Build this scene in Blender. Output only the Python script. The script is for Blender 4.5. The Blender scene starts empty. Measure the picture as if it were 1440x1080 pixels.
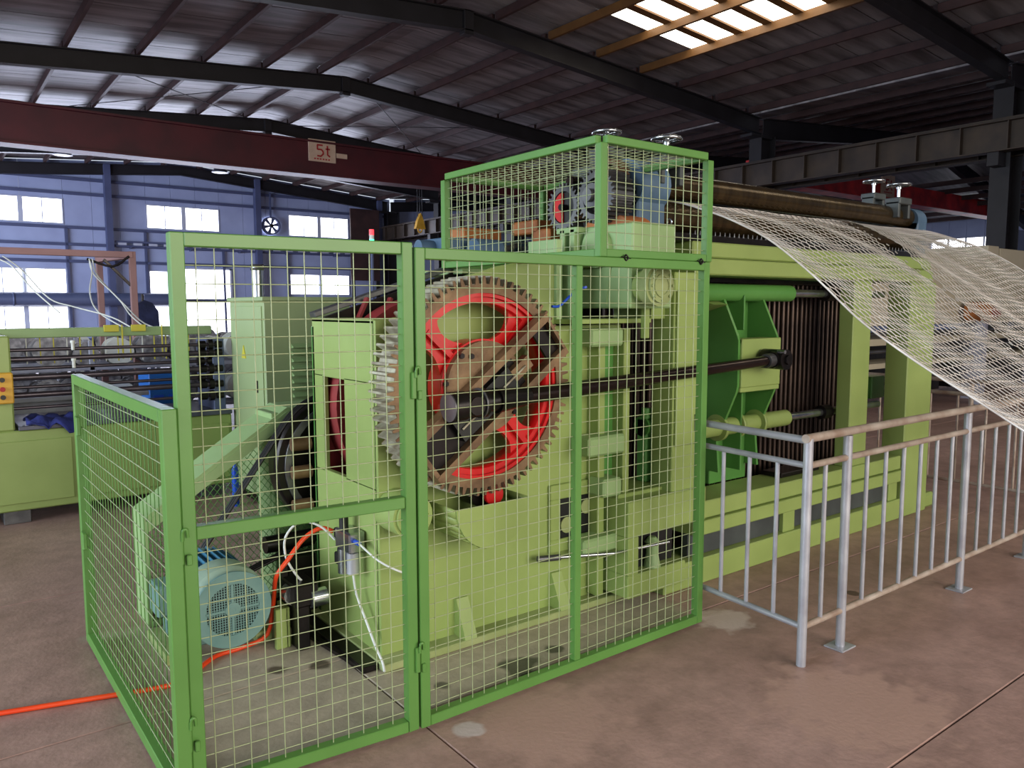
import bpy, math, random
from mathutils import Vector, Matrix
random.seed(7)
PI = math.pi
sc = bpy.context.scene
col = sc.collection

# ------------------------------------------------------------------ camera
YAW, PITCH, ROLL, FPX = math.radians(52.9), math.radians(5.65), math.radians(0.14), 1098.0
fw = Vector((math.cos(PITCH)*math.cos(YAW), math.cos(PITCH)*math.sin(YAW), -math.sin(PITCH)))
r0 = Vector((math.sin(YAW), -math.cos(YAW), 0)); d0 = fw.cross(r0)
rt = r0*math.cos(ROLL)+d0*math.sin(ROLL); dn = -r0*math.sin(ROLL)+d0*math.cos(ROLL)
cd = bpy.data.cameras.new('camera'); cam = bpy.data.objects.new('camera', cd); col.objects.link(cam)
cd.sensor_width = 36; cd.lens = FPX/1440*36; cd.clip_end = 200; cd.clip_start = 0.05
m = Matrix((rt, -dn, -fw)).transposed().to_4x4(); m.translation = Vector((0, 0, 1.65)); cam.matrix_world = m
sc.camera = cam
sc.view_settings.view_transform = 'Standard'; sc.view_settings.look = 'None'
sc.view_settings.gamma = 1; sc.view_settings.use_curve_mapping = False
sc.view_settings.exposure = 0.12
# ------------------------------------------------------------------ sky and large lights
w = bpy.data.worlds.new('world'); sc.world = w; w.use_nodes = True
w.node_tree.nodes['Background'].inputs[0].default_value = (0.80, 0.88, 1.0, 1)
w.node_tree.nodes['Background'].inputs[1].default_value = 0.9
def area(name, loc, target, sx, sy, power, color):
    l = bpy.data.lights.new(name, 'AREA'); l.shape = 'RECTANGLE'; l.size = sx; l.size_y = sy; l.energy = power; l.color = color; l.spread = 2.1
    o = bpy.data.objects.new(name, l); col.objects.link(o); o.location = loc
    o.rotation_euler = (Vector(target)-Vector(loc)).to_track_quat('-Z', 'Y').to_euler(); return o
area('daylight_left_doors', (-9, 5.5, 3.2), (2, 4.5, .4), 11, 4.5, 720, (0.80, 0.92, 1.0))
area('daylight_front_doors', (4, -9, 3.4), (3.5, 3, .2), 12, 4.5, 640, (1.0, 0.90, 0.74))
area('daylight_gable_windows', (10, 36.5, 4.2), (9, 10, 5.5), 16, 4.0, 750, (0.72, 0.78, 1.0))

area('daylight_left_doors_rear', (-9, 25, 3.2), (9, 36, 2.2), 16, 4.5, 1500, (0.72, 0.80, 1.0))  # unseen fill lamp added to brighten the gable wall and far clutter

# ------------------------------------------------------------------ materials
def lin(c):
    return tuple(((x/255)/12.92 if x/255 <= .04045 else ((x/255+.055)/1.055)**2.4) for x in c)+(1,)
def mat(name, rgb, rough=.5, metal=0., rgb2=None, scale=4., amount=.5, bump=0., bscale=60., emit=None, estr=0., spec=.5, stretch=None, coat=0):
    mm = bpy.data.materials.new(name); mm.use_nodes = True; nt = mm.node_tree; b = nt.nodes['Principled BSDF']
    b.inputs['Roughness'].default_value = rough; b.inputs['Metallic'].default_value = metal
    b.inputs['Specular IOR Level'].default_value = spec
    if coat: b.inputs['Coat Weight'].default_value = coat
    tc = nt.nodes.new('ShaderNodeTexCoord'); src = tc.outputs['Object']
    if stretch:
        mp = nt.nodes.new('ShaderNodeMapping'); mp.inputs['Scale'].default_value = stretch; nt.links.new(src, mp.inputs[0]); src = mp.outputs[0]
    n = nt.nodes.new('ShaderNodeTexNoise'); n.inputs['Scale'].default_value = scale; n.inputs['Detail'].default_value = 6; nt.links.new(src, n.inputs['Vector'])
    cr = nt.nodes.new('ShaderNodeValToRGB'); cr.color_ramp.elements[0].position = .5-.28/max(amount, .1)*.5; cr.color_ramp.elements[1].position = .5+.28/max(amount, .1)*.5
    a = lin(rgb); c2 = lin(rgb2) if rgb2 else tuple(x*.82 for x in a[:3])+(1,)
    cr.color_ramp.elements[0].color = c2; cr.color_ramp.elements[1].color = a
    nt.links.new(n.outputs['Fac'], cr.inputs[0]); nt.links.new(cr.outputs[0], b.inputs['Base Color'])
    if bump:
        n2 = nt.nodes.new('ShaderNodeTexNoise'); n2.inputs['Scale'].default_value = bscale; n2.inputs['Detail'].default_value = 4; nt.links.new(src, n2.inputs['Vector'])
        bp = nt.nodes.new('ShaderNodeBump'); bp.inputs['Strength'].default_value = bump; bp.inputs['Distance'].default_value = .02
        nt.links.new(n2.outputs['Fac'], bp.inputs['Height']); nt.links.new(bp.outputs[0], b.inputs['Normal'])
    if emit:
        b.inputs['Emission Color'].default_value = lin(emit); b.inputs['Emission Strength'].default_value = estr
    return mm
M = {
 'green': mat('apple_green_paint', (150, 170, 98), .42, 0, (136, 156, 86), 3, .6, .03, 30),
 'green_dusty': mat('dusty_green_paint', (158, 168, 116), .6, 0, (136, 150, 92), 5, .8, .05, 30),
 'green_deep': mat('deep_green_paint', (92, 148, 74), .28, 0, (78, 132, 62), 3, .6, .03, 30),  # deep green, also painting the shade on inner and rear machine parts
 'fence': mat('fence_green_paint', (92, 140, 66), .38, 0, (82, 128, 58), 3, .6, .02, 30),
 'wire': mat('pale_green_wire', (168, 178, 142), .4, .1, (144, 158, 114), 6, .7),
 'lgreen': mat('pale_machine_green', (150, 178, 124), .5, 0, (136, 164, 108), 3, .6),
 'cabinet': mat('cabinet_green', (160, 178, 130), .45, 0, (150, 168, 120), 2, .5),
 'red': mat('red_paint', (214, 22, 24), .35, 0, (180, 16, 20), 4, .6, .02, 30),
 'dred': mat('dull_red_paint', (150, 42, 44), .6, 0, (110, 34, 36), 4, .7),
 'rust': mat('rusty_brown_steel', (134, 106, 76), .5, .25, (98, 72, 50), 9, 1, .1, 60),
 'tooth': mat('worn_tooth_steel', (186, 182, 162), .4, .25, (128, 116, 96), 12, 1),
 'steel': mat('bright_steel', (205, 208, 212), .2, .95, (150, 155, 160), 6, .8),
 'greysteel': mat('grey_steel', (120, 120, 122), .4, .7, (80, 80, 84), 6, .8),
 'dark': mat('dark_oily_steel', (40, 34, 34), .3, .55, (22, 19, 20), 6, .9),
 'rod': mat('brown_oiled_rod', (66, 52, 48), .2, .75, (44, 34, 32), 4, .9),
 'lrod': mat('grey_violet_rod', (96, 88, 96), .3, .6, (62, 56, 64), 4, .9),
 'twist': mat('twisting_rod_steel', (78, 62, 54), .35, .6, (44, 34, 32), 5, .9, 0, 60, stretch=(8, 8, 1)),
 'black': mat('black_rubber', (20, 20, 22), .45, 0, (12, 12, 13), 6, .7),
 'roller': mat('bronze_roller', (92, 76, 50), .26, .75, (62, 50, 34), 4, .8, 0, 60, stretch=(6, 1, 1)),
 'blue': mat('blue_grey_paint', (84, 112, 140), .5, 0, (60, 84, 108), 4, .7),
 'teal': mat('motor_teal_paint', (118, 150, 144), .45, 0, (92, 128, 126), 5, .7),
 'tealside': mat('motor_grey_teal', (150, 170, 150), .5, 0, (120, 146, 136), 5, .7),
 'finblue': mat('motor_fin_blue', (72, 132, 164), .5, 0, (54, 110, 140), 5, .7),
 'galv': mat('galvanised_pipe', (186, 188, 196), .35, .35, (150, 150, 160), 5, .9, .03, 60),
 'galvold': mat('stained_galvanised_pipe', (184, 172, 162), .5, .2, (146, 124, 110), 6, 1, .05, 60),
 'net': mat('netting_wire', (236, 230, 226), .45, .15, (200, 190, 184), 8, .8),
 'orange': mat('orange_hose', (235, 78, 30), .4, 0, (220, 60, 24), 4, .5),
 'white': mat('white_plastic', (225, 228, 225), .4, 0, (205, 208, 205), 5, .5),
 'bluep': mat('blue_plastic', (22, 84, 210), .4, 0, (16, 66, 180), 5, .5),
 'bluecab': mat('blue_enamel', (24, 108, 200), .45, 0, (18, 92, 180), 5, .5),
 'cloth': mat('blue_cloth', (52, 62, 140), .9, 0, (30, 38, 96), 9, .9, .3, 40),
 'navy': mat('navy_cloth', (40, 46, 84), .9, 0, (26, 30, 60), 9, .9, .3, 40),
 'yellow': mat('yellow_paint', (226, 176, 60), .5, 0, (200, 150, 44), 4, .6),
 'yellowtag': mat('yellow_tape', (214, 204, 70), .6, 0, (190, 180, 60), 5, .6),
 'obrown': mat('orange_brown_casting', (186, 112, 54), .6, 0, (140, 82, 44), 6, .9),
 'beam': mat('dark_painted_rafter', (34, 32, 38), .55, .1, (24, 22, 27), 2, .8),
 'purlin': mat('dark_red_purlin', (72, 48, 48), .6, .1, (52, 36, 38), 2, .8),
 'crane': mat('maroon_crane_paint', (84, 24, 34), .5, 0, (66, 20, 30), 1.5, .8),
 'crane2': mat('red_crane_paint', (236, 62, 62), .5, 0, (150, 36, 40), 1.5, .8),  # red raised to carry the light falling on the right-hall crane
 'roof': mat('roof_foil_panel', (140, 134, 136), .5, .12, (88, 82, 84), 1.3, 1, .5, 5, stretch=(.35, 2.4, 1)),
 'wall': mat('blue_grey_wall_sheet', (166, 178, 214), .6, 0, (150, 160, 198), 1.2, .6),
 'girt': mat('wall_girt', (84, 92, 128), .6, .1, (68, 76, 110), 1.2, .6),
 'duct': mat('duct_grey', (96, 106, 140), .45, .2, (78, 88, 120), 1.2, .6),
 'wframe': mat('window_frame_white', (190, 196, 215), .5, 0, (170, 176, 196), 3, .5),
 'pane': mat('daylit_window_pane', (240, 244, 255), .3, 0, (235, 240, 255), 1, .3, emit=(244, 247, 255), estr=4.0),
 'sky': mat('daylit_skylight_pane', (255, 248, 232), .4, 0, (240, 226, 200), 2, .5, emit=(255, 246, 226), estr=4.5),
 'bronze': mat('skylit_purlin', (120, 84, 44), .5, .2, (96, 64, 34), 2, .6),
 'slabgrey': mat('grey_guard_slab', (74, 80, 80), .5, .1, (54, 58, 60), 4, .8),
 'beige': mat('beige_panel', (188, 178, 156), .6, 0, (176, 166, 144), 1.2, .5),
 'pink': mat('dusty_pink_steel', (164, 124, 124), .6, 0, (140, 104, 106), 2, .7),
 'paper': mat('sign_board', (214, 188, 168), .6, 0, (196, 168, 148), 6, .6),
 'signred': mat('sign_red', (176, 40, 46), .6),
 'yline': mat('yellow_floor_paint', (206, 150, 50), .6, 0, (150, 112, 60), 5, 1.),
 'spool': mat('coiled_wire', (150, 150, 158), .4, .5, (96, 96, 106), 14, 1.),
 'greybox': mat('grey_machine_body', (172, 172, 188), .6, .1, (140, 140, 156), 5, .9),
 'gtop': mat('worktable_steel', (96, 98, 112), .35, .4, (74, 76, 90), 5, .9),
 'glow_g': mat('green_lamp', (80, 240, 170), .4, emit=(80, 240, 170), estr=2.),
 'glow_r': mat('red_lamp', (240, 60, 70), .4, emit=(240, 60, 70), estr=1.5),
 'lampshade': mat('lamp_shade', (70, 74, 92), .4, .4),
}
def floor_mat(name, rgb, rgb2, rough, seams=(), box=None):
    mm = mat(name, rgb, rough, 0, rgb2, .9, .75, .12, 45)
    nt = mm.node_tree; b = nt.nodes['Principled BSDF']; link = b.inputs['Base Color'].links[0]; src = link.from_socket
    tc = [n for n in nt.nodes if n.type == 'TEX_COORD'][0]
    # fine dirt
    n = nt.nodes.new('ShaderNodeTexNoise'); n.inputs['Scale'].default_value = 7; n.inputs['Detail'].default_value = 9; n.inputs['Roughness'].default_value = .7
    nt.links.new(tc.outputs['Object'], n.inputs['Vector'])
    cr = nt.nodes.new('ShaderNodeValToRGB'); cr.color_ramp.elements[0].position = .35; cr.color_ramp.elements[1].position = .62
    cr.color_ramp.elements[0].color = (.74, .73, .72, 1); cr.color_ramp.elements[1].color = (1.06, 1.04, 1.03, 1)
    nt.links.new(n.outputs['Fac'], cr.inputs[0])
    mx = nt.nodes.new('ShaderNodeMix'); mx.data_type = 'RGBA'; mx.blend_type = 'MULTIPLY'; mx.inputs[0].default_value = 1
    nt.links.new(src, mx.inputs[6]); nt.links.new(cr.outputs[0], mx.inputs[7]); cur = mx.outputs[2]
    if box:   # worn grey concrete patch inside the fence, with a ragged edge
        sx = nt.nodes.new('ShaderNodeSeparateXYZ'); nz = nt.nodes.new('ShaderNodeTexNoise'); nz.inputs['Scale'].default_value = 5; nz.inputs['Detail'].default_value = 5
        nt.links.new(tc.outputs['Object'], sx.inputs[0]); nt.links.new(tc.outputs['Object'], nz.inputs['Vector']); prod = None
        for ax, (lo, hi) in zip('XY', box[:2]):
            a1 = nt.nodes.new('ShaderNodeMath'); a1.operation = 'SUBTRACT'; a1.inputs[1].default_value = (lo+hi)/2; nt.links.new(sx.outputs[ax], a1.inputs[0])
            a2 = nt.nodes.new('ShaderNodeMath'); a2.operation = 'ABSOLUTE'; nt.links.new(a1.outputs[0], a2.inputs[0])
            a3 = nt.nodes.new('ShaderNodeMath'); a3.operation = 'MULTIPLY_ADD'; a3.inputs[1].default_value = .25; nt.links.new(nz.outputs['Fac'], a3.inputs[0]); nt.links.new(a2.outputs[0], a3.inputs[2])
            mr = nt.nodes.new('ShaderNodeMapRange'); h = (hi-lo)/2; mr.inputs[1].default_value = h+.08; mr.inputs[2].default_value = h+.16; mr.inputs[3].default_value = 1; mr.inputs[4].default_value = 0; nt.links.new(a3.outputs[0], mr.inputs[0])
            if prod is None: prod = mr.outputs[0]
            else:
                m3 = nt.nodes.new('ShaderNodeMath'); m3.operation = 'MULTIPLY'; nt.links.new(prod, m3.inputs[0]); nt.links.new(mr.outputs[0], m3.inputs[1]); prod = m3.outputs[0]
        m4 = nt.nodes.new('ShaderNodeMix'); m4.data_type = 'RGBA'; m4.blend_type = 'MULTIPLY'; m4.inputs[0].default_value = 1; nt.links.new(cr.outputs[0], m4.inputs[6]); m4.inputs[7].default_value = lin(box[2])
        m5 = nt.nodes.new('ShaderNodeMix'); m5.data_type = 'RGBA'; nt.links.new(prod, m5.inputs[0]); nt.links.new(cur, m5.inputs[6]); nt.links.new(m4.outputs[2], m5.inputs[7]); cur = m5.outputs[2]
    # stains: x, y, radius, colour
    for (x, y, r, c) in seams:
        vm = nt.nodes.new('ShaderNodeVectorMath'); vm.operation = 'DISTANCE'; vm.inputs[1].default_value = (x, y, 0)
        nm = nt.nodes.new('ShaderNodeTexNoise'); nm.inputs['Scale'].default_value = 9; nt.links.new(tc.outputs['Object'], nm.inputs['Vector'])
        nt.links.new(tc.outputs['Object'], vm.inputs[0])
        ad = nt.nodes.new('ShaderNodeMath'); ad.operation = 'MULTIPLY_ADD'; ad.inputs[1].default_value = r*1.6
        nt.links.new(nm.outputs['Fac'], ad.inputs[0]); nt.links.new(vm.outputs['Value'], ad.inputs[2])
        mr = nt.nodes.new('ShaderNodeMapRange'); mr.inputs[1].default_value = r*1.6; mr.inputs[2].default_value = r*1.95; mr.inputs[3].default_value = .85; mr.inputs[4].default_value = 0
        nt.links.new(ad.outputs[0], mr.inputs[0])
        m2 = nt.nodes.new('ShaderNodeMix'); m2.data_type = 'RGBA'; nt.links.new(mr.outputs[0], m2.inputs[0]); nt.links.new(cur, m2.inputs[6]); m2.inputs[7].default_value = lin(c); cur = m2.outputs[2]
    nt.links.new(cur, b.inputs['Base Color'])
    return mm
STAINS = [(2.12, 2.74, .10, (52, 54, 44)), (2.36, 2.78, .05, (60, 58, 50)), (1.2, 3.38, .05, (62, 48, 40)), (1.38, 3.30, .05, (70, 60, 48)), (1.72, 2.80, .04, (70, 66, 60)), (4.2, 2.3, .04, (70, 50, 44))]
M['floor'] = floor_mat('brown_painted_concrete', (178, 146, 138), (148, 118, 110), .5, [(1.9, 2.3, .3, (176, 142, 132)), (3.0, 1.6, .35, (180, 146, 134)), (1.62, 2.44, .06, (200, 186, 186)), (3.3, 2.5, .14, (210, 190, 182))]+STAINS, box=((.6, 3.25), (2.64, 4.3), (172, 160, 142)))

# ------------------------------------------------------------------ mesh building
ORIG = {}
def fin(name, me, ma, parent=None, smooth=False, org=None):
    me.name = name
    if ma and not me.materials: me.materials.append(M[ma] if isinstance(ma, str) else ma)
    o = bpy.data.objects.new(name, me); col.objects.link(o)
    if parent is not None: o.parent = parent
    ORIG[o.name] = ORIG.get(parent.name, Vector((0, 0, 0))) if parent is not None else Vector((0, 0, 0))
    return o
class MB:
    def __init__(s): s.v = []; s.f = []; s.sm = []; s.mk = []
    def add(s, vs, fs, smooth=False):
        k = len(s.v); s.v += [tuple(x) for x in vs]; s.f += [tuple(i+k for i in f) for f in fs]; s.sm += [smooth]*len(fs); return s
    def box(s, a, b, bev=.004, rot=None, piv=None):
        s.mk.append((len(s.v), len(s.f)))
        x0, x1 = sorted((a[0], b[0])); y0, y1 = sorted((a[1], b[1])); z0, z1 = sorted((a[2], b[2]))
        bev = min(bev, (x1-x0)*.3, (y1-y0)*.3, (z1-z0)*.3)
        c = ((x0+x1)/2, (y0+y1)/2, (z0+z1)/2); h = ((x1-x0)/2, (y1-y0)/2, (z1-z0)/2)
        vs = []; idx = {}
        for sx in (-1, 1):
            for sy in (-1, 1):
                for sz in (-1, 1):
                    for ax in range(3):
                        p = [c[0]+sx*(h[0]-bev), c[1]+sy*(h[1]-bev), c[2]+sz*(h[2]-bev)]
                        p[ax] = c[ax]+(sx, sy, sz)[ax]*h[ax]
                        idx[(sx, sy, sz, ax)] = len(vs); vs.append(Vector(p))
        fs = []
        for ax in range(3):
            o = [i for i in range(3) if i != ax]
            for sg in (-1, 1):
                q = []
                for (u, v) in ((-1, -1), (1, -1), (1, 1), (-1, 1)):
                    k = [0, 0, 0]; k[ax] = sg; k[o[0]] = u; k[o[1]] = v; q.append(idx[(*k, ax)])
                fs.append(q if (sg > 0) == (ax != 1) else q[::-1])
        for ax in range(3):
            o = [i for i in range(3) if i != ax]
            for u in (-1, 1):
                for v in (-1, 1):
                    ka = [0]*3; kb = [0]*3; ka[ax] = -1; kb[ax] = 1
                    for k in (ka, kb): k[o[0]] = u; k[o[1]] = v
                    q = [idx[(*ka, o[0])], idx[(*kb, o[0])], idx[(*kb, o[1])], idx[(*ka, o[1])]]
                    n = (vs[q[1]]-vs[q[0]]).cross(vs[q[2]]-vs[q[1]]); out = Vector((0, 0, 0)); out[o[0]] = u; out[o[1]] = v
                    fs.append(q if n.dot(out) > 0 else q[::-1])
        for k in [(x, y, z) for x in (-1, 1) for y in (-1, 1) for z in (-1, 1)]:
            q = [idx[(*k, 0)], idx[(*k, 1)], idx[(*k, 2)]]
            n = (vs[q[1]]-vs[q[0]]).cross(vs[q[2]]-vs[q[1]]); fs.append(q if n.dot(Vector(k)) > 0 else q[::-1])
        if rot is not None:
            pv = Vector(piv) if piv is not None else Vector(c); vs = [rot @ (v-pv)+pv for v in vs]
        return s.add(vs, fs)
    def bar(s, p, q, w_, h_, bev=.003, up=(0, 0, 1)):
        s.mk.append((len(s.v), len(s.f)))
        p = Vector(p); q = Vector(q); L = (q-p).length; z = (q-p).normalized(); u = Vector(up)
        if abs(z.dot(u)) > .98: u = Vector((0, 1, 0))
        x = u.cross(z).normalized(); y = z.cross(x)
        R = Matrix((x, y, z)).transposed(); t = MB().box((-w_/2, -h_/2, 0), (w_/2, h_/2, L), bev)
        return s.add([R @ Vector(v)+p for v in t.v], t.f)
    def cyl(s, p, q, r, r2=None, n=20, caps=True, smooth=True):
        s.mk.append((len(s.v), len(s.f)))
        p = Vector(p); q = Vector(q); r2 = r if r2 is None else r2; z = (q-p).normalized()
        u = Vector((0, 0, 1)) if abs(z.z) < .9 else Vector((1, 0, 0)); x = u.cross(z).normalized(); y = z.cross(x)
        vs = []
        for k in range(n):
            a = 2*PI*k/n; d = x*math.cos(a)+y*math.sin(a); vs += [p+d*r, q+d*r2]
        fs = [(2*k, 2*((k+1) % n), 2*((k+1) % n)+1, 2*k+1) for k in range(n)]
        s.add(vs, fs, smooth)
        if caps:
            s.add(vs[0::2], [tuple(range(n))[::-1]]); s.add(vs[1::2], [tuple(range(n))])
        return s
    def ring(s, p, q, ro, ri, n=32):
        s.mk.append((len(s.v), len(s.f)))
        p = Vector(p); q = Vector(q); z = (q-p).normalized(); u = Vector((0, 0, 1)) if abs(z.z) < .9 else Vector((1, 0, 0)); x = u.cross(z).normalized(); y = z.cross(x)
        vs = []
        for k in range(n):
            a = 2*PI*k/n; d = x*math.cos(a)+y*math.sin(a); vs += [p+d*ro, q+d*ro, q+d*ri, p+d*ri]
        fs = []; sm = []
        for k in range(n):
            a = 4*k; b = 4*((k+1) % n)
            for i in range(4):
                j = (i+1) % 4; fs.append((a+i, b+i, b+j, a+j)); sm.append(i in (0, 2))
        k0 = len(s.f); s.add(vs, fs); s.sm[k0:] = sm
        return s
    def prism(s, pts, axis, a, b):
        s.mk.append((len(s.v), len(s.f)))
        n = len(pts)
        def P(p, t):
            return {'x': (t, p[0], p[1]), 'y': (p[0], t, p[1]), 'z': (p[0], p[1], t)}[axis]
        vs = [P(p, a) for p in pts]+[P(p, b) for p in pts]
        fs = [tuple(range(n)), tuple(range(n, 2*n))[::-1]]+[(i, i+n, (i+1) % n+n, (i+1) % n) for i in range(n)]
        area2 = sum(pts[i][0]*pts[(i+1) % n][1]-pts[(i+1) % n][0]*pts[i][1] for i in range(n))
        flip = (area2 > 0) == (b > a)
        if axis == 'y': flip = not flip
        if flip: fs = [f[::-1] for f in fs]
        return s.add(vs, fs)
    def tube(s, pts, r, n=8, sub=4):
        s.mk.append((len(s.v), len(s.f)))
        P = [Vector(p) for p in pts]; Q = []
        if sub > 1 and len(P) > 2:
            for i in range(len(P)-1):
                a = P[max(i-1, 0)]; b = P[i]; c = P[i+1]; d = P[min(i+2, len(P)-1)]
                for k in range(sub):
                    t = k/sub; Q.append(.5*((2*b)+(c-a)*t+(2*a-5*b+4*c-d)*t*t+(3*b-a-3*c+d)*t**3))
            Q.append(P[-1])
        else: Q = P
        vs = []; up = Vector((.13, .21, .97))
        for i, p in enumerate(Q):
            t = (Q[min(i+1, len(Q)-1)]-Q[max(i-1, 0)]).normalized()
            x = up.cross(t); x = x.normalized() if x.length > 1e-4 else Vector((1, 0, 0)); y = t.cross(x)
            vs += [p+x*r*math.cos(2*PI*k/n)+y*r*math.sin(2*PI*k/n) for k in range(n)]
        fs = [(i*n+k, i*n+(k+1) % n, (i+1)*n+(k+1) % n, (i+1)*n+k) for i in range(len(Q)-1) for k in range(n)]
        s.add(vs, fs, True); s.add(vs[:n], [tuple(range(n))[::-1]]); s.add(vs[-n:], [tuple(range(n))]); return s
    def torus(s, c, axis, R_, r, n=28, k=8):
        z = Vector(axis).normalized(); u = Vector((0, 0, 1)) if abs(z.z) < .9 else Vector((1, 0, 0)); x = u.cross(z).normalized(); y = z.cross(x); c = Vector(c); vs = []
        for i in range(n):
            a = 2*PI*i/n; d = x*math.cos(a)+y*math.sin(a)
            vs += [c+d*(R_+r*math.cos(2*PI*j/k))+z*r*math.sin(2*PI*j/k) for j in range(k)]
        fs = [(i*k+j, ((i+1) % n)*k+j, ((i+1) % n)*k+(j+1) % k, i*k+(j+1) % k) for i in range(n) for j in range(k)]
        return s.add(vs, fs, True)
    def mesh(s, org=Vector((0, 0, 0))):
        me = bpy.data.meshes.new('m'); me.from_pydata([tuple(Vector(v)-org) for v in s.v], [], s.f); me.update()
        me.polygons.foreach_set('use_smooth', s.sm); return me
    def each(s, name, ma, parent):
        mk = s.mk+[(len(s.v), len(s.f))]; out = []
        for (v0, f0), (v1, f1) in zip(mk, mk[1:]):
            t_ = MB(); t_.v = s.v[v0:v1]; t_.f = [tuple(i-v0 for i in f) for f in s.f[f0:f1]]; t_.sm = s.sm[f0:f1]; out.append(t_.obj(name, ma, parent))
        return out
    def obj(s, name, ma, parent=None, kind=None, label=None, pivot=None):
        if parent is None and pivot is None:
            xs = list(zip(*s.v)); pivot = Vector(((min(xs[0])+max(xs[0]))/2, (min(xs[1])+max(xs[1]))/2, min(xs[2])))
            if kind == 'structure': pivot = Vector((0, 0, 0))
        org = ORIG[parent.name] if parent is not None else Vector(pivot)
        o = fin(name, s.mesh(org), ma, parent)
        if parent is None: o.location = org; ORIG[o.name] = org.copy()
        if kind: o['kind'] = kind
        if label: o['label'] = label
        return o
def thing(name, loc, label, cat, group=None):
    o = bpy.data.objects.new(name, None); col.objects.link(o); o.location = loc; o.empty_display_size = .1
    ORIG[o.name] = Vector(loc); o['label'] = label; o['category'] = cat
    if group: o['group'] = group
    return o
def tag(o, label, cat, group=None):
    o['label'] = label; o['category'] = cat
    if group: o['group'] = group
    return o
def struct(name, mb, ma, parent=None):
    o = mb.obj(name, ma, parent, pivot=Vector((0, 0, 0)))
    if parent is None: o['kind'] = 'structure'
    return o
CACHE = {}
def inst(key, name, ma, parent, p, q, builder):
    """a straight piece from p to q using mesh data shared by key (mesh built along +Z)"""
    p = Vector(p); q = Vector(q); L = round((q-p).length, 4); k = (key, L, ma)
    if k not in CACHE:
        me = builder(L).mesh(); me.materials.append(M[ma]); me.name = name; CACHE[k] = me
    o = bpy.data.objects.new(name, CACHE[k]); col.objects.link(o); o.parent = parent
    o.location = p-ORIG[parent.name]; o.rotation_mode = 'QUATERNION'; o.rotation_quaternion = (q-p).to_track_quat('Z', 'Y')
    ORIG[o.name] = ORIG[parent.name]
    return o
def wire(parent, p, q, r=.0019, ma='wire', name='wire'):
    return inst('w%g' % r, name, ma, parent, p, q, lambda L: MB().cyl((0, 0, 0), (0, 0, L), r, n=6))
def sqbar(parent, p, q, w_=.04, ma='fence', name='frame_bar'):
    return inst('b%g' % w_, name, ma, parent, p, q, lambda L: MB().box((-w_/2, -w_/2, 0), (w_/2, w_/2, L), .003))
def hexbolt(parent, c, axis, r=.012, h=.01, ma='greysteel', name='bolt'):
    c = Vector(c); return inst('bolt%g%g' % (r, h), name, ma, parent, c, c+Vector(axis)*h, lambda L: MB().cyl((0, 0, 0), (0, 0, L), r, n=6, smooth=False))

# ================================================================== SETTING
RX, RZ, SL = 9.7, 8.12, .077           # ridge position, height, roof slope
def rz(x):
    if x > 20: x = 40-x if x > 30.3 else x; return RZ-SL*(20-RX)+SL*(x-20) if x <= 30.3 else RZ
    return RZ-SL*abs(x-RX)
XE0, XE1 = -.6, 20.0
# floor slabs
floor = bpy.data.objects.new('floor', None); col.objects.link(floor); floor['kind'] = 'structure'; ORIG['floor'] = Vector((0, 0, 0))
def slab(x0, x1, y0, y1, ma='floor'):
    g = .003; MB().box((x0+g, y0+g, -.12), (x1-g, y1-g, 0), .004).obj('concrete_slab', ma, floor)
ys = [(-10, -4.5), (-4.5, 1.3)]
for (a, b) in ys:
    for (c, d) in ((-12, -6), (-6, 0), (0, 6), (6, 13), (13, 20), (20, 41)): slab(c, d, a, b)
for (c, d, a, b) in ((-12, -6, 1.3, 5.05), (-6, 1.5, 1.3, 3.3), (-6, 1.5, 3.3, 5.05), (1.5, 6.8, 1.3, 2.66), (1.5, 6.8, 2.66, 5.05), (6.8, 13, 1.3, 5.05), (13, 20, 1.3, 5.05), (20, 41, 1.3, 5.05)):
    slab(c, d, a, b)
yy = 5.05
while yy < 38:
    y2 = min(yy+5.5, 38)
    for (c, d) in ((-12, -6), (-6, 0), (0, 6), (6, 13), (13, 20), (20, 30), (30, 41)): slab(c, d, yy, y2)
    yy = y2
MB().box((-14, -12, -.3), (43, 39, -.121), .01).obj('sub_base', 'dark', floor)
MB().box((-90, -90, -.5), (100, 110, -.32), .01).obj('outer_ground', 'floor', floor)  # unseen ground added so the lower sky doesn't light the ceiling
# yellow floor stripe by the rear railing
MB().box((7.68, 1.6, .0005), (7.78, 4.6, .0035), .0005).obj('painted_line', 'yline', floor)

# roof: panels, purlins, rafters
roof = bpy.data.objects.new('ceiling', None); col.objects.link(roof); roof['kind'] = 'structure'; ORIG['ceiling'] = Vector((0, 0, 0))
def roofpanel(x0, x1, y0, y1, ma='roof', name='roof_panel', dz=0):
    z0, z1 = rz(x0), rz(x1); t = .06
    if x0 >= RX and x0 < 20 and x1 > 20: pass
    b = MB(); c = [(x0, y0, z0), (x1, y0, z1), (x1, y1, z1), (x0, y1, z0)]
    b.add([(x, y, z+dz) for x, y, z in c]+[(x, y, z+t+dz) for x, y, z in c], [(0, 3, 2, 1), (4, 5, 6, 7), (0, 1, 5, 4), (1, 2, 6, 5), (2, 3, 7, 6), (3, 0, 4, 7)])
    return b.obj(name, ma, roof)
SKY = [(12.0, 15.0, 8.3, 12.7), (12.0, 15.0, -3.2, .4)]  # second skylight is unseen, added out of view for light from above
y = -9.6; W = 1.24
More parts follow.
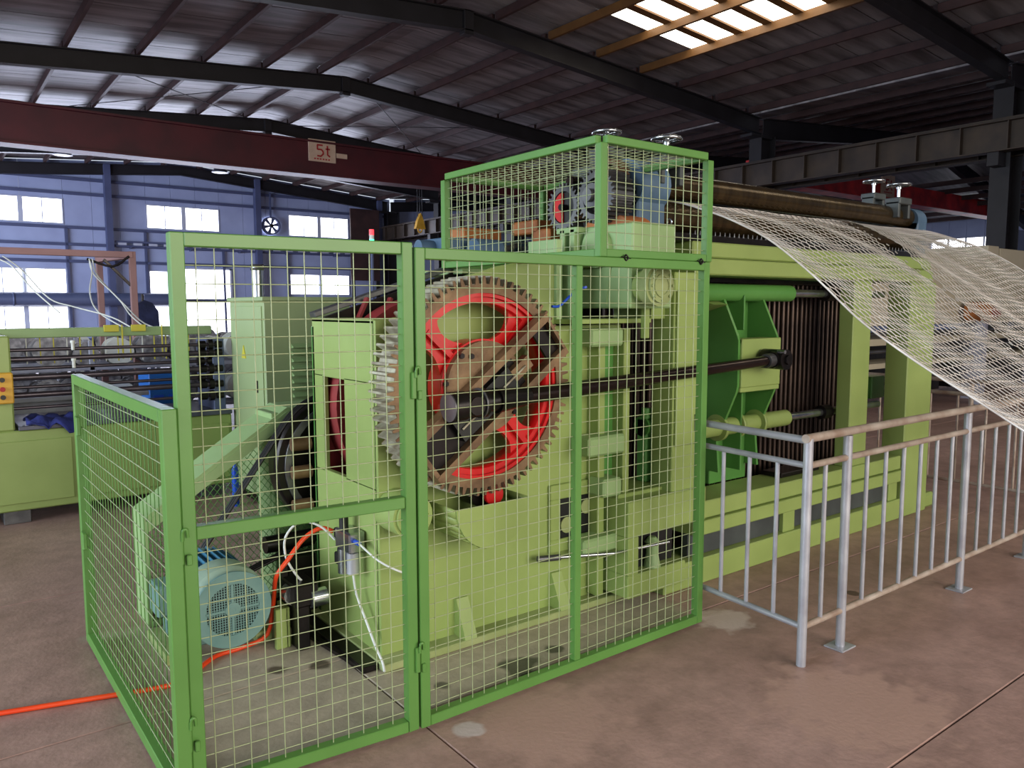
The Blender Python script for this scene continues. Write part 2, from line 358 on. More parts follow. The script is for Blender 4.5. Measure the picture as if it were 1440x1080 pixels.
while y < 37.6:
    y1 = min(y+W, 37.6)-.03
    sk = [s for s in SKY if y > s[2]-.3 and y1 < s[3]+.35]
    if sk and sk[0][0] > RX:
        roofpanel(-.6, RX, y, y1); roofpanel(RX, 12.0, y, y1); roofpanel(15.0, 20, y, y1)
    else:
        roofpanel(-.6, RX, y, y1); roofpanel(RX, 20, y, y1)
    y += W
for s in SKY:
    hit = [k for k in range(38) if -9.6+k*W > s[2]-.3 and -9.6+(k+1)*W-.03 < s[3]+.35]
    first = -9.6+hit[0]*W; last = -9.6+(hit[-1]+1)*W
    n = int(round((last-first)/.78)); pw = (last-first)/n
    for k in range(n):
        a = first+k*pw; roofpanel(s[0], s[1], a-.01, a+.20, 'bronze', 'skylight_bar', -.04)
        for (xa, xb) in ((s[0]+.04, (s[0]+s[1])/2-.05), ((s[0]+s[1])/2-.05+.02, s[1]-.05)): roofpanel(xa, xb, a+.21, a+pw-.015, 'sky', 'skylight_panel')
# second span of the roof (right)
y = -9.4
while y < 37.6:
    y1 = min(y+3.0, 37.6)-.02
    roofpanel(20.3, 30.2, y, y1); roofpanel(30.2, 40, y, y1); y += 3.0
roofpanel(-11, -.7, -9.6, 37.6)
MB().prism([(-.7, rz(-.7)+.08), (RX, rz(RX)+.08), (11.9, rz(11.9)+.08), (11.9, rz(11.9)+.10), (RX, rz(RX)+.10), (-.7, rz(-.7)+.10)], 'y', 1, 37.7).obj('outer_sheet', 'dark', roof)
MB().prism([(15.1, rz(15.1)+.08), (20.1, rz(19.9)+.08), (20.1, rz(19.9)+.10), (15.1, rz(15.1)+.10)], 'y', 1, 37.7).obj('outer_sheet', 'dark', roof)
MB().box((11.8, 13.3, rz(12.0)+.11), (15.2, 37.7, rz(12.0)+.14)).obj('outer_sheet', 'dark', roof)
RAFT = [-3.6, 2.2, 7.8, 14.4, 20.4, 26.4, 32.2]
px = []
x = RX-.75
while x > -.5: px.append(x); x -= 1.5
x = RX+.75
while x < 19.9: px.append(x); x += 1.5
def pbuild(L): return MB().box((-.04, -.09, 0), (.04, .09, L), .004)
for x in px:
    z = rz(x)-.11
    for a, b in zip([-9.6]+RAFT, RAFT+[37.5]):
        lit = (x > 11.5 and x < 16 and a == 7.8)  # purlins beside the skylight get a brighter copy, its light painted in
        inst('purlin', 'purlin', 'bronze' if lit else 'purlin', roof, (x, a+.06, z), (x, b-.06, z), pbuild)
x = 21.2
while x < 39.8:
    inst('purlin', 'purlin', 'purlin', roof, (x, 2.5, rz(x)-.11), (x, 37.4, rz(x)-.11), pbuild); x += 1.5
def rafter(y, x0, x1, dep0, dep1):
    b = MB(); z0, z1 = rz(x0)-.2, rz(x1)-.2
    for (o0, o1, w_) in ((0, .02, .2), (None, None, .012)):
        pass
    P = lambda w_, a0, a1, c0, c1: b.prism([(x0, z0-a0), (x1, z1-a1), (x1, z1-c1), (x0, z0-c0)], 'y', y-w_/2, y+w_/2)
    P(.22, 0, 0, .025, .025); P(.22, dep0-.025, dep1-.025, dep0, dep1); P(.02, .02, .02, dep0-.02, dep1-.02)
    return b.obj('rafter', 'beam', roof)
for y in RAFT:
    rafter(y, XE0, RX, .46, .42); rafter(y, RX, XE1, .42, .46)
    MB().box((RX-.12, y-.11, rz(RX)-.70), (RX+.12, y+.11, rz(RX)-.2), .01).obj('ridge_joint', 'beam', roof)
    if y > 2: rafter(y, 20.2, 30.2, .6, .42); rafter(y, 30.2, 40, .42, .6)
rafter(37.3, XE0, RX, .5, .4); rafter(37.3, RX, XE1, .4, .5); rafter(37.3, 20.2, 30.2, .5, .4)
# diagonal rod bracing in the roof
for (a, b) in (((3.4, 20.6), (9.2, 26.2)), ((9.2, 20.6), (3.4, 26.2)), ((10.4, 20.6), (15.6, 26.2)), ((15.6, 20.6), (10.4, 26.2)), ((5, 26.6), (9.4, 32)), ((9.4, 26.6), (5, 32))):
    wire(roof, (a[0], a[1], rz(a[0])-.3), (b[0], b[1], rz(b[0])-.3), .012, 'beam', 'brace_rod')
# columns (setting)
def column(x, y, h, d=.36, w_=.24, base=0):
    b = MB(); b.box((x-d/2, y-w_/2, base), (x-d/2+.02, y+w_/2, h), .003); b.box((x+d/2-.02, y-w_/2, base), (x+d/2, y+w_/2, h), .003); b.box((x-d/2+.018, y-.01, base), (x+d/2-.018, y+.01, h), .002)
    b.box((x-d/2-.05, y-w_/2-.05, base), (x+d/2+.05, y+w_/2+.05, base+.03)); return b
trim = 0
for y in RAFT[2:]+[37.2]:
    trim += 1
    b = column(20.2, y, rz(19.9)-.7, .70, .42)
    # runway bracket
    b.box((19.45, y-.12, 4.78), (19.86, y+.12, 5.08)); b.box((19.4, y-.2, rz(19.9)-.8), (20.4, y+.2, rz(19.9)-.72))
    o = b.obj('trim_%d' % trim, 'beam', None, 'structure', 'dark steel column on the line between the two halls')
# runway beams
def runway(x, y0, y1, z0, z1, name, ma='beam'):
    b = MB(); b.box((x-.16, y0, z0), (x+.16, y1, z0+.03)); b.box((x-.16, y0, z1-.03), (x+.16, y1, z1)); b.box((x-.012, y0, z0+.02), (x+.012, y1, z1-.02)); b.box((x-.04, y0, z1), (x+.04, y1, z1+.07))
    o = b.obj(name, ma, None, 'structure'); yy = y0+.5
    while yy < y1:
        inst('stiff', 'stiffener', ma, o, (x-.085, yy, z0+.03), (x-.085, yy, z1-.03), lambda L: MB().box((-.07, -.012, 0), (.07, .012, L), .002)); yy += 1.0
    return o
M['runway'] = mat('brown_runway_steel', (70, 58, 48), .5, .2, (50, 42, 38), 2, .8)
runway(19.55, 3.0, 37, 5.08, 5.75, 'trim_7', 'runway')
runway(20.55, 3.0, 37, 5.08, 5.75, 'trim_8', 'runway')

# gable wall with windows
WY = 37.6
wins_cols = [(-.9, 1.9), (2.0, 5.05), (8.24, 11.4), (14.7, 17.9)]
rows = [(5.12, 6.18), (2.25, 3.3), (.6, 1.75)]
wall = bpy.data.objects.new('wall_back', None); col.objects.link(wall); wall['kind'] = 'structure'; ORIG['wall_back'] = Vector((0, 0, 0))
xs = [-6, -.9, 1.9, 2.0, 5.05, 8.24, 11.4, 14.7, 17.9, 20.3]
for i in range(len(xs)-1):
    x0, x1 = xs[i], xs[i+1]; isw = (x0, x1) in wins_cols
    spans = [(0, .6), (1.75, 2.25), (3.3, 5.12), (6.18, 9)] if isw else [(0, 9)]
    for (z0, z1) in spans:
        if z1 > 8:
            n = max(1, int((x1-x0)/1.02)); 
            for k in range(n):
                a, c = x0+(x1-x0)*k/n, x0+(x1-x0)*(k+1)/n
                ra = rz(max(a, -.6)); rc = rz(min(c, 19.99))
                pts = [(a+.006, z0), (c-.006, z0), (c-.006, rc-.02)]+([(RX, RZ-.02)] if a < RX < c else [])+[(a+.006, ra-.02)]
                MB().prism(pts, 'y', WY, WY+.1).obj('wall_panel', 'wall', wall)
        else: MB().box((x0, WY, z0), (x1, WY+.1, z1), .003).obj('wall_panel', 'wall', wall)
# corrugation ribs, girts and gable posts
for z in (.3, 1.98, 3.6, 4.3, 5.0, 6.4, 7.0):
    inst('girt', 'girt', 'girt', wall, (-4, WY-.1, z), (20, WY-.1, z), lambda L: MB().box((-.05, -.06, 0), (.05, .06, L), .003))
for x in (.3, 6.7, 13.1, 19.5):
    inst('gpost', 'gable_post', 'girt', wall, (x, WY-.3, 0), (x, WY-.3, rz(x)-.2), lambda L: MB().box((-.13, -.16, 0), (.13, .16, L), .004))
for x in (5.1, 8.15, 11.5, 14.6):
    inst('gmull', 'gable_mullion', 'girt', wall, (x, WY-.1, .3), (x, WY-.1, 5.0), lambda L: MB().box((-.05, -.05, 0), (.05, .05, L), .004))
wn = 0
for (x0, x1) in wins_cols[1:]:
    for (z0, z1) in rows:
        wn += 1; plain = z1 == 3.3
        fr = MB(); t = .05
        fr.box((x0, WY-.03, z0), (x1, WY+.06, z0+t)); fr.box((x0, WY-.03, z1-t), (x1, WY+.06, z1)); fr.box((x0, WY-.03, z0+t), (x0+t, WY+.06, z1-t)); fr.box((x1-t, WY-.03, z0+t), (x1, WY+.06, z1-t))
        xm = (x0+x1)/2; mw = .03 if plain else .09; fr.box((xm-mw, WY-.03, z0+t), (xm+mw, WY+.06, z1-t))
        for xq in ((x0+xm)/2, (x1+xm)/2) if not plain else ((x0+xm)/2,): fr.box((xq-.02, WY-.02, z0+t), (xq+.02, WY+.04, z1-t))
        o = fr.obj('window_%d' % wn, 'wframe', None, 'structure')
        for (a, c) in ((x0+t, (x0+xm)/2-.02), ((x0+xm)/2+.02, xm-.09), (xm+.09, (x1+xm)/2-.02), ((x1+xm)/2+.02, x1-t)):
            MB().box((a, WY+.005, z0+t), (c, WY+.02, z1-t), .001).obj('pane', 'pane', o)
o = MB().box((-1, WY-.02, .6), (1.9, WY+.05, 6.18)).obj('window_%d' % (wn+1), 'wall', None, 'structure')
# right side wall of the second hall, with a ribbon window
wr = bpy.data.objects.new('wall_right', None); col.objects.link(wr); wr['kind'] = 'structure'; ORIG['wall_right'] = Vector((0, 0, 0))
k = -3.0
while k < 37.5:
    win = 15.2 <= k < 18.3 or 22 <= k < 25.2
    if win: MB().box((40, k+.005, 0), (40.1, k+.795, 4.2)).obj('wall_panel', 'wall', wr); MB().box((40, k+.005, 4.9), (40.1, k+.795, 7.75)).obj('wall_panel', 'wall', wr)
    else: MB().box((40, k+.005, 0), (40.1, k+.795, 7.75)).obj('wall_panel', 'wall', wr)
    k = round(k+.8, 3)
for q, (ya_, yb_) in enumerate(((15.4, 18.6), (22.6, 25.8))):
    o = MB().box((39.97, ya_, 4.2), (40.03, yb_, 4.25)).box((39.97, ya_, 4.85), (40.03, yb_, 4.9)).obj('window_%d' % (wn+2+q), 'wframe', None, 'structure')
    for k in range(4): MB().box((40.0, ya_+k*.8+.04, 4.25), (40.02, ya_+k*.8+.76, 4.85), .001).obj('pane', 'pane', o); MB().box((39.97, ya_+k*.8-.04, 4.25), (40.03, ya_+k*.8+.04, 4.85)).obj('mullion', 'wframe', o)
wf = bpy.data.objects.new('wall_front', None); col.objects.link(wf); wf['kind'] = 'structure'; ORIG['wall_front'] = Vector((0, 0, 0))  # unseen wall added to keep daylight out of the right hall
x = 12.0
while x < 39.9: MB().box((x+.01, -9.7, 0), (x+1.99, -9.6, 7.4)).obj('wall_panel', 'wall', wf); x += 2.0
wb = bpy.data.objects.new('wall_far', None); col.objects.link(wb); wb['kind'] = 'structure'; ORIG['wall_far'] = Vector((0, 0, 0))
x = 20.6
while x < 40:
    MB().prism([(x+.006, 0), (x+1.2, 0), (x+1.2, rz(x+1.2)-.02), (x+.006, rz(x)-.02)], 'y', WY, WY+.1).obj('wall_panel', 'wall', wb); x += 1.21
dr = MB().box((9.6, WY-.14, .45), (9.7, WY-.02, 3.45)).box((11.75, WY-.14, .45), (11.85, WY-.02, 3.45)).box((9.6, WY-.14, 3.38), (11.85, WY-.02, 3.45)).obj('door_1', 'wframe', None, 'structure')
for k in range(4): MB().box((9.7, WY-.12, .45+k*.735), (11.75, WY-.08, .45+k*.735+.725), .002).obj('translucent_panel', 'pane', dr)
# duct along the gable wall
b = MB().cyl((-4, 36.8, 2.0), (9.4, 36.8, 2.0), .27, n=20)
for x in range(-3, 10, 3): b.ring((x, 36.8, 2.0), (x+.06, 36.8, 2.0), .30, .27, 20)
tag(b.obj('air_duct', 'duct'), 'long round grey duct running along the gable wall between window rows', 'duct')
# cable tray / crane rail with light slots under the upper windows
t = thing('cable_ladder', (12, 37.4, 4.3), 'dark horizontal cable ladder with light slots below the upper windows', 'cable ladder')
MB().box((6.9, 37.28, 4.44), (19.4, 37.34, 4.52)).box((6.9, 37.28, 4.26), (19.4, 37.34, 4.34)).each('side_rail', 'girt', t)
x = 7.0
while x < 19: MB().box((x, 37.29, 4.34), (x+.35, 37.33, 4.44), .002).obj('rung', 'wframe', t); x += .62
for x in (7.5, 10, 12.2, 14.5, 17, 19): MB().box((x, 37.3, 4.2), (x+.06, 37.6, 4.27)).obj('bracket', 'girt', t)

# exhaust fan on the gable
t = thing('exhaust_fan', (13.75, 37.3, 5.0), 'round exhaust fan with bright blades between two upper windows', 'fan')
b = MB().ring((13.75, 37.2, 5.55), (13.75, 37.5, 5.55), .42, .36, 28); b.box((13.72, 37.3, 5.9), (13.78, 37.4, 7.1)); b.obj('housing', 'girt', t)
MB().cyl((13.75, 37.45, 5.55), (13.75, 37.5, 5.55), .36, n=28).obj('daylit_opening', 'pane', t)
for k in range(6):
    a = k*PI/3+.3; c, s_ = math.cos(a), math.sin(a); q = [(.06, -.04), (.34, -.11), (.36, .05), (.06, .04)]
    MB().prism([(13.75+c*u-s_*v, 5.55+s_*u+c*v) for u, v in q], 'y', 37.3, 37.32).obj('blade', 'girt', t)
MB().cyl((13.75, 37.2, 5.55), (13.75, 37.34, 5.55), .08, n=14).obj('hub', 'dark', t)
# high bay lamps
for (x, y, z, lab) in ((3.6, 26.3, 6.05, 'high-bay lamp under the roof nearest the left edge'), (8.06, 26.3, 6.0, 'high-bay lamp below the maroon crane girder near the fan')):
    t = thing('high_bay_lamp', (x, y, z), lab, 'lamp')
    MB().cyl((x, y, z), (x, y, z+.22), .26, .1, n=18).obj('shade', 'lampshade', t); MB().cyl((x, y, z+.22), (x, y, z+.42), .08, n=12).obj('ballast', 'lampshade', t)
    MB().cyl((x, y, z-.01), (x, y, z+.02), .22, n=18).obj('lens', 'white', t); wire(t, (x, y, z+.42), (x, y, rz(x)-.6), .012, 'beam', 'stem')

# overhead travelling cranes
t = thing('overhead_crane', (10, 23, 5.5), 'dark maroon overhead crane girder with 5t sign spanning the left hall', 'crane')
b = MB(); b.box((-3, 22.75, 5.58), (19.3, 23.25, 6.48), .01); b.box((-3, 22.68, 5.52), (19.3, 23.32, 5.58)); b.box((-3, 22.68, 6.48), (19.3, 23.32, 6.54)); b.obj('girder', 'crane', t)
MB().box((19.25, 21.6, 5.7), (19.85, 24.4, 6.15), .02).obj('end_carriage', 'crane', t)
s = MB().box((9.75, 22.71, 5.93), (10.62, 22.74, 6.58), .006).obj('capacity_sign', 'paper', t)
MB().box((10.64, 22.71, 6.1), (11.0, 22.74, 6.24), .004).obj('small_plate', 'paper', t)
def lettering(s_, dx, Y0, dz, k):
    # the crane capacity "5t" with a line of small print below
    g = MB()
    def st(x0, z0, x1, z1): g.bar((dx+(x0-10)*k, Y0, dz+(z0-6)*k), (dx+(x1-10)*k, Y0, dz+(z1-6)*k), .045*k, .012, .001, up=(0, 1, 0))
    st(10.2, 6.42, 10.02, 6.42); st(10.03, 6.42, 10.03, 6.28); st(10.03, 6.29, 10.15, 6.29); st(10.15, 6.30, 10.21, 6.23); st(10.21, 6.24, 10.21, 6.15); st(10.21, 6.16, 10.13, 6.09); st(10.14, 6.09, 10.02, 6.10)
    st(10.35, 6.42, 10.35, 6.14); st(10.35, 6.15, 10.43, 6.10); st(10.29, 6.32, 10.43, 6.32)
    g.obj('lettering', 'signred', s_); g = MB()
    for q in range(6): g.box((dx+(q*.09-.08)*k, Y0-.006, dz-.01*k), (dx+(q*.09-.03)*k, Y0+.006, dz+.03*k), .001)
    g.obj('small_print', 'signred', s_, 'stuff')
lettering(s, 10, 22.705, 6, 1)
t.location.z += .09
for o in list(bpy.data.objects):
    if o.name == 'capacity_sign' or o.name == 'small_plate': o.location.x -= .17
t = thing('overhead_crane', (28, 15, 5.5), 'bright red overhead crane girder spanning the right hall behind the column', 'crane')
b = MB(); b.box((20.9, 15.0, 5.55), (39.2, 15.5, 6.18), .01); b.box((20.9, 14.93, 5.5), (39.2, 15.57, 5.55)); b.obj('girder', 'crane2', t)
s = MB().box((28.1, 14.9, 5.62), (29.0, 14.97, 6.4), .006).obj('capacity_sign', 'paper', t); lettering(s, 28.33, 14.893, 5.76, 1.1)
# far hoist and girder on the left-hall runway
t = thing('hoist_hook', (18.3, 31, 5.0), 'yellow hoist hook block hanging above the far runway girder', 'hoist')
MB().prism([(18.0, 5.15), (18.5, 5.15), (18.42, 5.5), (18.27, 5.85), (18.1, 5.5)], 'y', 30.9, 31.1).obj('hook_block', 'yellow', t)
MB().torus((18.26, 31, 5.1), (0, 1, 0), .1, .035, 16, 6).obj('hook', 'yellow', t)
for dx in (-.12, 0, .12): wire(t, (18.27+dx, 31, 5.7), (18.27+dx, 31, rz(18.3)+.01), .02, 'beam', 'rope')
t = thing('brown_partition', (18.4, 36.9, 0), 'rust-brown sheeted partition at the far end of the crane runway', 'partition')
MB().box((17.6, 36.7, 3.0), (19.2, 36.8, 6.6)).obj('sheet', 'purlin', t); MB().box((17.62, 36.6, 4.6), (19.1, 36.7, 4.72)).obj('ledge', 'yellowtag', t)
MB().box((17.62, 36.72, 0), (17.8, 36.8, 3)).box((19, 36.72, 0), (19.2, 36.8, 3)).each('leg', 'beam', t)

# ================================================================== LEFT MACHINE AND FAR CLUTTER
t = thing('wire_drawing_line', (1, 7.2, 0), 'long green wire spooling machine with rows of dark rollers at left', 'machine')
b = MB(); b.box((-2.2, 6.95, .1), (2.15, 7.75, .72), .01); b.obj('body', 'green', t)
for x in (-2.1, .5, 1.95):
    MB().box((x-.08, 6.97, 0), (x+.1, 7.7, .1), .004).each('foot', 'greysteel', t)
MB().box((1.02, 6.935, .16), (2.12, 6.952, .64), .004).obj('access_panel', 'green', t)
MB().box((-.35, 6.935, .16), (.9, 6.952, .64), .004).obj('access_panel', 'green', t)
MB().box((.55, 6.93, .72), (2.15, 7.75, .755), .004).obj('worktop', 'gtop', t)
MB().box((-2.2, 6.95, .72), (.53, 7.75, 1.44), .012).obj('end_cabinet', 'green', t)
MB().box((.5, 7.62, 1.40), (2.2, 7.72, 1.48), .006).obj('top_rail', 'lgreen', t)
MB().box((1.74, 6.98, .755), (1.80, 7.08, 1.38), .004).box((2.02, 7.0, .755), (2.12, 7.5, 1.38), .004).each('bearing_upright', 'duct', t)
for (z, yy, r) in ((1.33, 7.0, .014), (1.26, 7.0, .02), (1.185, 7.05, .013), (1.12, 7.0, .024), (1.04, 7.05, .013), (.985, 7.0, .022), (.885, 7.0, .012)):
    inst('rod%g' % r, 'roller', 'lrod', t, (.53, yy, z), (2.06, yy, z), lambda L, r=r: MB().cyl((0, 0, 0), (0, 0, L), r, n=12))
    o = inst('knob%g' % r, 'bearing', 'dark', t, (1.9, yy, z), (2.1, yy, z), lambda L: MB().cyl((0, 0, 0), (0, 0, L*.3), .035, n=12).cyl((0, 0, L*.4), (0, 0, L*.6), .045, n=12).cyl((0, 0, L*.7), (0, 0, L), .03, n=12))
for z in (1.36, 1.22, 1.075, .92): MB().cyl((.95, 6.98, z-.04), (.95, 6.98, z+.02), .013, n=8).cyl((.95, 6.98, z+.015), (.95, 6.98, z+.035), .018, n=10).obj('clamp_knob', 'white', t)
for k in range(14):
    x = .7+k*.1
    MB().box((x-.004, 7.66, 1.18), (x+.004, 7.68, 1.4), .001).obj('hook_wire', 'yellowtag' if k % 3 else 'white', t)
tg = MB()
for (x, w_) in ((1.28, .12), (1.5, .12), (1.42, .012), (1.75, .01)): tg.box((x, 7.6, 1.44 if w_ > .1 else 1.2), (x+w_, 7.615, 1.5), .002)
tg.each('marker_tape', 'yellowtag', t)
g = MB(); g.box((1.06, 6.945, .42), (1.07, 6.949, .50), .0005); g.bar((1.08, 6.947, .50), (1.10, 6.947, .41), .008, .003, .0005, up=(0, 1, 0)); g.box((1.10, 6.945, .41), (1.108, 6.949, .47), .0005); g.box((1.085, 6.945, .405), (1.15, 6.949, .413), .0005); g.obj('yellow_marking', 'yellowtag', t, 'stuff')
t = thing('control_box', (.45, 6.85, .93), 'yellow push-button control box on the left machine end', 'control box')
MB().box((.36, 6.86, .94), (.53, 6.948, 1.17), .008).obj('case', 'yellow', t)
for z, c in ((1.12, 'black'), (1.05, 'signred'), (.99, 'black')): MB().cyl((.46, 6.862, z), (.46, 6.84, z), .018, n=12).obj('button', c, t)
# crumpled cloth
b = MB(); N = 14; pts = []
for i in range(N):
    for j in range(N):
        u, v = i/(N-1), j/(N-1); x = .60+.36*u; yv = 7.12-.26*v
        z = .765+.05*abs(math.sin(u*7+v*4))*abs(math.cos(v*6-u*3))+.015*random.random()
        if v > .7: z -= (v-.7)*.4*(1 if u > .35 else .25)*(.6+.4*math.sin(u*9)); yv = min(yv, 6.925)-.01*math.sin(u*20)
        pts.append((x, yv, z))
b.add(pts, [(i*N+j, (i+1)*N+j, (i+1)*N+j+1, i*N+j+1) for i in range(N-1) for j in range(N-1)], True)
o = tag(b.obj('cleaning_cloth', 'cloth'), 'crumpled blue cloth draped over the edge of the left machine', 'cloth')
sm = o.modifiers.new('s', 'SOLIDIFY'); sm.thickness = .008

# electrical cabinet
t = thing('electrical_cabinet', (2.5, 6.6, 0), 'tall pale green electrical cabinet with side louvres behind the gearbox', 'cabinet')
MB().box((2.2, 6.2, .06), (2.95, 7.05, 1.70), .006).obj('body', 'cabinet', t)
MB().box((2.18, 6.18, 1.70), (2.97, 7.07, 1.735), .006).obj('top_cover', 'cabinet', t)
MB().box((2.188, 6.24, .1), (2.2, 7.0, 1.66), .004).obj('door', 'cabinet', t)
MB().box((2.2, 6.2, 0), (2.95, 7.05, .06)).obj('plinth', 'dark', t)
MB().box((2.175, 6.35, .95), (2.19, 6.37, 1.05)).obj('door_handle', 'black', t)
MB().prism([(6.62, 1.22), (6.72, 1.22), (6.67, 1.33)], 'x', 2.18, 2.187).obj('warning_triangle', 'yellowtag', t)
for k in range(13):
    z = .62+k*.058
    b = MB(); b.prism([(6.2, z), (6.158, z+.004), (6.158, z+.012), (6.2, z+.036)], 'x', 2.42, 2.64); b.obj('louvre', 'lgreen', t)
t = thing('exhaust_pipe', (2.24, 6.6, 1.735), 'short shiny silver vent pipe standing on the electrical cabinet', 'pipe')
MB().cyl((2.3, 6.6, 1.735), (2.3, 6.6, 2.0), .05, n=18).ring((2.3, 6.6, 1.96), (2.3, 6.6, 2.01), .056, .045, 18).obj('pipe', 'steel', t)

# gantry with hoses
t = thing('hose_gantry', (1.5, 10, 0), 'dusty pink steel gantry frame carrying hanging hoses by the windows', 'gantry')
MB().bar((-1.5, 10, 2.26), (2.02, 10, 2.26), .09, .07).each('cross_beam', 'pink', t)
MB().box((1.985, 9.965, 0), (2.055, 10.035, 2.3)).obj('post', 'pink', t); MB().box((1.81, 11.0, 0), (1.88, 11.07, 2.3)).obj('post', 'pink', t)
MB().bar((2.02, 10, 2.26), (1.84, 11.05, 2.26), .08, .08).obj('side_beam', 'pink', t); MB().bar((1.72, 10, 2.2), (2.0, 10, 1.9), .03, .03).obj('brace', 'dark', t)
MB().tube([(1.55, 10, 2.2), (1.8, 9.95, 2.12), (1.97, 9.9, 2.24)], .014).obj('clamp_strap', 'dark', t)
for i, pts in enumerate(([(1.57, 9.98, 2.2), (1.58, 9.9, 2.05), (1.50, 9.6, 1.8), (1.53, 9.3, 1.6), (1.75, 9.0, 1.42), (1.9, 8.8, 1.36)],
                       [(1.57, 9.98, 2.2), (1.60, 9.9, 2.02), (1.78, 9.6, 1.75), (1.85, 9.3, 1.55), (1.98, 8.9, 1.38), (2.05, 8.6, 1.36)],
                       [(1.6, 9.98, 2.2), (1.64, 9.9, 2.0), (1.82, 9.5, 1.68), (1.95, 9.2, 1.48), (2.1, 8.8, 1.4)],
                       [(.75, 9.98, 2.2), (.9, 9.8, 2.05), (1.1, 9.5, 1.75), (1.3, 9.3, 1.66), (1.6, 9.0, 1.55), (1.8, 8.8, 1.4)],
                       [(.62, 9.98, 2.2), (.8, 9.8, 2.1), (.95, 9.5, 1.85), (1.15, 9.2, 1.6)])):
    tag(MB().tube(pts, .008, 6, 5).obj('hanging_hose', 'white'), ('white hose with the widest loop left of the gantry post', 'white hose crossing just left of the gantry post', 'white hose hanging closest to the gantry post', 'long white hose sagging from the middle of the gantry beam', 'short white hose at the left end of the gantry beam')[i]+', thin and slack', 'hose', 'white hoses hanging from the pink gantry')

# clutter behind the left machine
t = thing('blue_cabinet', (2.05, 8.9, 0), 'bright blue louvred cabinet seen behind the left machine rollers', 'cabinet')
MB().box((1.88, 8.8, .04), (2.2, 9.3, .98), .008).obj('body', 'bluecab', t); MB().box((1.9, 8.82, 0), (2.18, 9.28, .04)).obj('plinth', 'dark', t)
for k in range(6):
    for x in (1.92, 2.07): MB().prism([(8.8, .3+k*.1), (8.785, .3+k*.1), (8.8, .33+k*.1)], 'x', x, x+.1).obj('louvre', 'bluep', t)
ORD = 'first second third fourth fifth sixth seventh eighth ninth tenth eleventh'.split()
for row, (yy, zz) in enumerate(((9.6, .0), (10.6, .0), (12.2, 0))):
    t = thing('spool_rack', (1.2, yy, 0), ('low grey rack of wire coils nearest behind the left machine', 'middle grey rack of wire coils behind the left machine', 'farthest grey rack of wire coils before the windows')[row], 'rack')
    MB().box((.2, yy-.2, .5), (4.0, yy+.2, .54)).box((.2, yy-.2, .98), (4.0, yy+.2, 1.02)).each('shelf', 'greybox', t)
    for x in (.2, 1.45, 2.7, 3.95): MB().box((x-.02, yy-.2, 0), (x+.03, yy-.15, 1.3)).box((x-.02, yy+.15, 0), (x+.03, yy+.2, 1.3)).each('upright', 'greybox', t)
    for lv in (.54, 1.02):
        for k in range(11):
            x = .42+k*.33; r = .13+.02*((k*7+row) % 3)
            if (k*5+row*3) % 6 == 5: continue
            s = MB().cyl((x, yy-.12, lv+r), (x, yy+.12, lv+r), r*.8, n=14); s.cyl((x, yy-.13, lv+r), (x, yy-.11, lv+r), r, n=16).cyl((x, yy+.11, lv+r), (x, yy+.13, lv+r), r, n=16)
            tag(s.obj('wire_coil', 'spool' if k % 4 else 'white'), '%s wire coil, %s from the left on the %s shelf of the %s rack' % ('grey' if k % 4 else 'white', ORD[k], 'lower' if lv < 1 else 'upper', ('nearest', 'middle', 'farthest')[row]), 'coil', 'wire coils racked behind the left machine')
t = thing('grey_bench', (1.2, 8.4, 0), 'plain grey steel bench directly behind the left machine', 'bench')
MB().box((.3, 8.2, .8), (1.75, 8.7, .84)).obj('bench_top', 'greybox', t); MB().box((.32, 8.22, .1), (1.72, 8.68, .74)).obj('drawer_body', 'greybox', t); MB().box((.32, 8.22, 0), (.4, 8.68, .1)).box((1.64, 8.22, 0), (1.72, 8.68, .1)).each('foot', 'dark', t); MB().box((.34, 8.3, .74), (1.7, 8.6, .8)).obj('apron', 'greybox', t)
t = thing('hanging_overalls', (2.6, 12.5, .9), 'dark blue overalls hanging on a stand in front of the windows', 'overalls')
MB().prism([(2.42, .9), (2.62, .9), (2.66, 1.3), (2.72, 1.0), (2.86, 1.0), (2.84, 1.6), (2.76, 1.72), (2.66, 1.76), (2.58, 1.72), (2.44, 1.62)], 'y', 12.45, 12.6).obj('garment', 'navy', t)
MB().cyl((2.64, 12.5, 0), (2.64, 12.5, 1.85), .02, n=8).obj('stand', 'dark', t)

# far right background: beige line, grey unit, second green frame
for i, (x0, x1, lab) in enumerate(((10.4, 14.95, 'long beige enclosed machine cabinet behind the netting'), (15.0, 20, 'taller beige machine cabinet at the right edge with a dark vertical gap'))):
    t = thing('beige_enclosure', ((x0+x1)/2, 6.4, 0), lab, 'enclosure')
    z1 = (2.5, 2.7)[i]
    cuts = ((10.4, 11.9, 13.4, 14.95), (15.0, 15.5, 17.2, 20))[i]
    for c0, c1 in zip(cuts, cuts[1:]): MB().box((c0+.004, 6.0, 1.35), (c1-(.06 if c1 == 15.5 else .004), 7.6, z1-(.03 if c0 > 15.2 else 0)), .01).obj('panel', 'beige', t)
    MB().box((x0, 6.05, 1.05), (x1, 7.5, 1.15)).box((x0, 6.05, .7), (x1, 7.5, .78)).each('support_rail', 'beige', t)
    for x in (x0+.1, (x0+x1)/2, x1-.15): MB().box((x, 6.1, 0), (x+.12, 6.25, 1.35)).box((x, 7.3, 0), (x+.12, 7.45, 1.35)).each('leg', 'greybox', t)
    MB().box((x0+.2, 6.6, .15), (x1-.2, 7.3, 1.0)).obj('inner_body', 'dark', t)
    for zz in (1.22, .95, .5): MB().cyl((x0+.1, 6.15, zz), (x1-.1, 6.15, zz), .03, n=8).obj('pipe', 'greysteel', t)
t = thing('red_motor_unit', (14.1, 5.6, 0), 'small orange-red drive unit on a stand in front of the beige cabinet', 'drive unit')
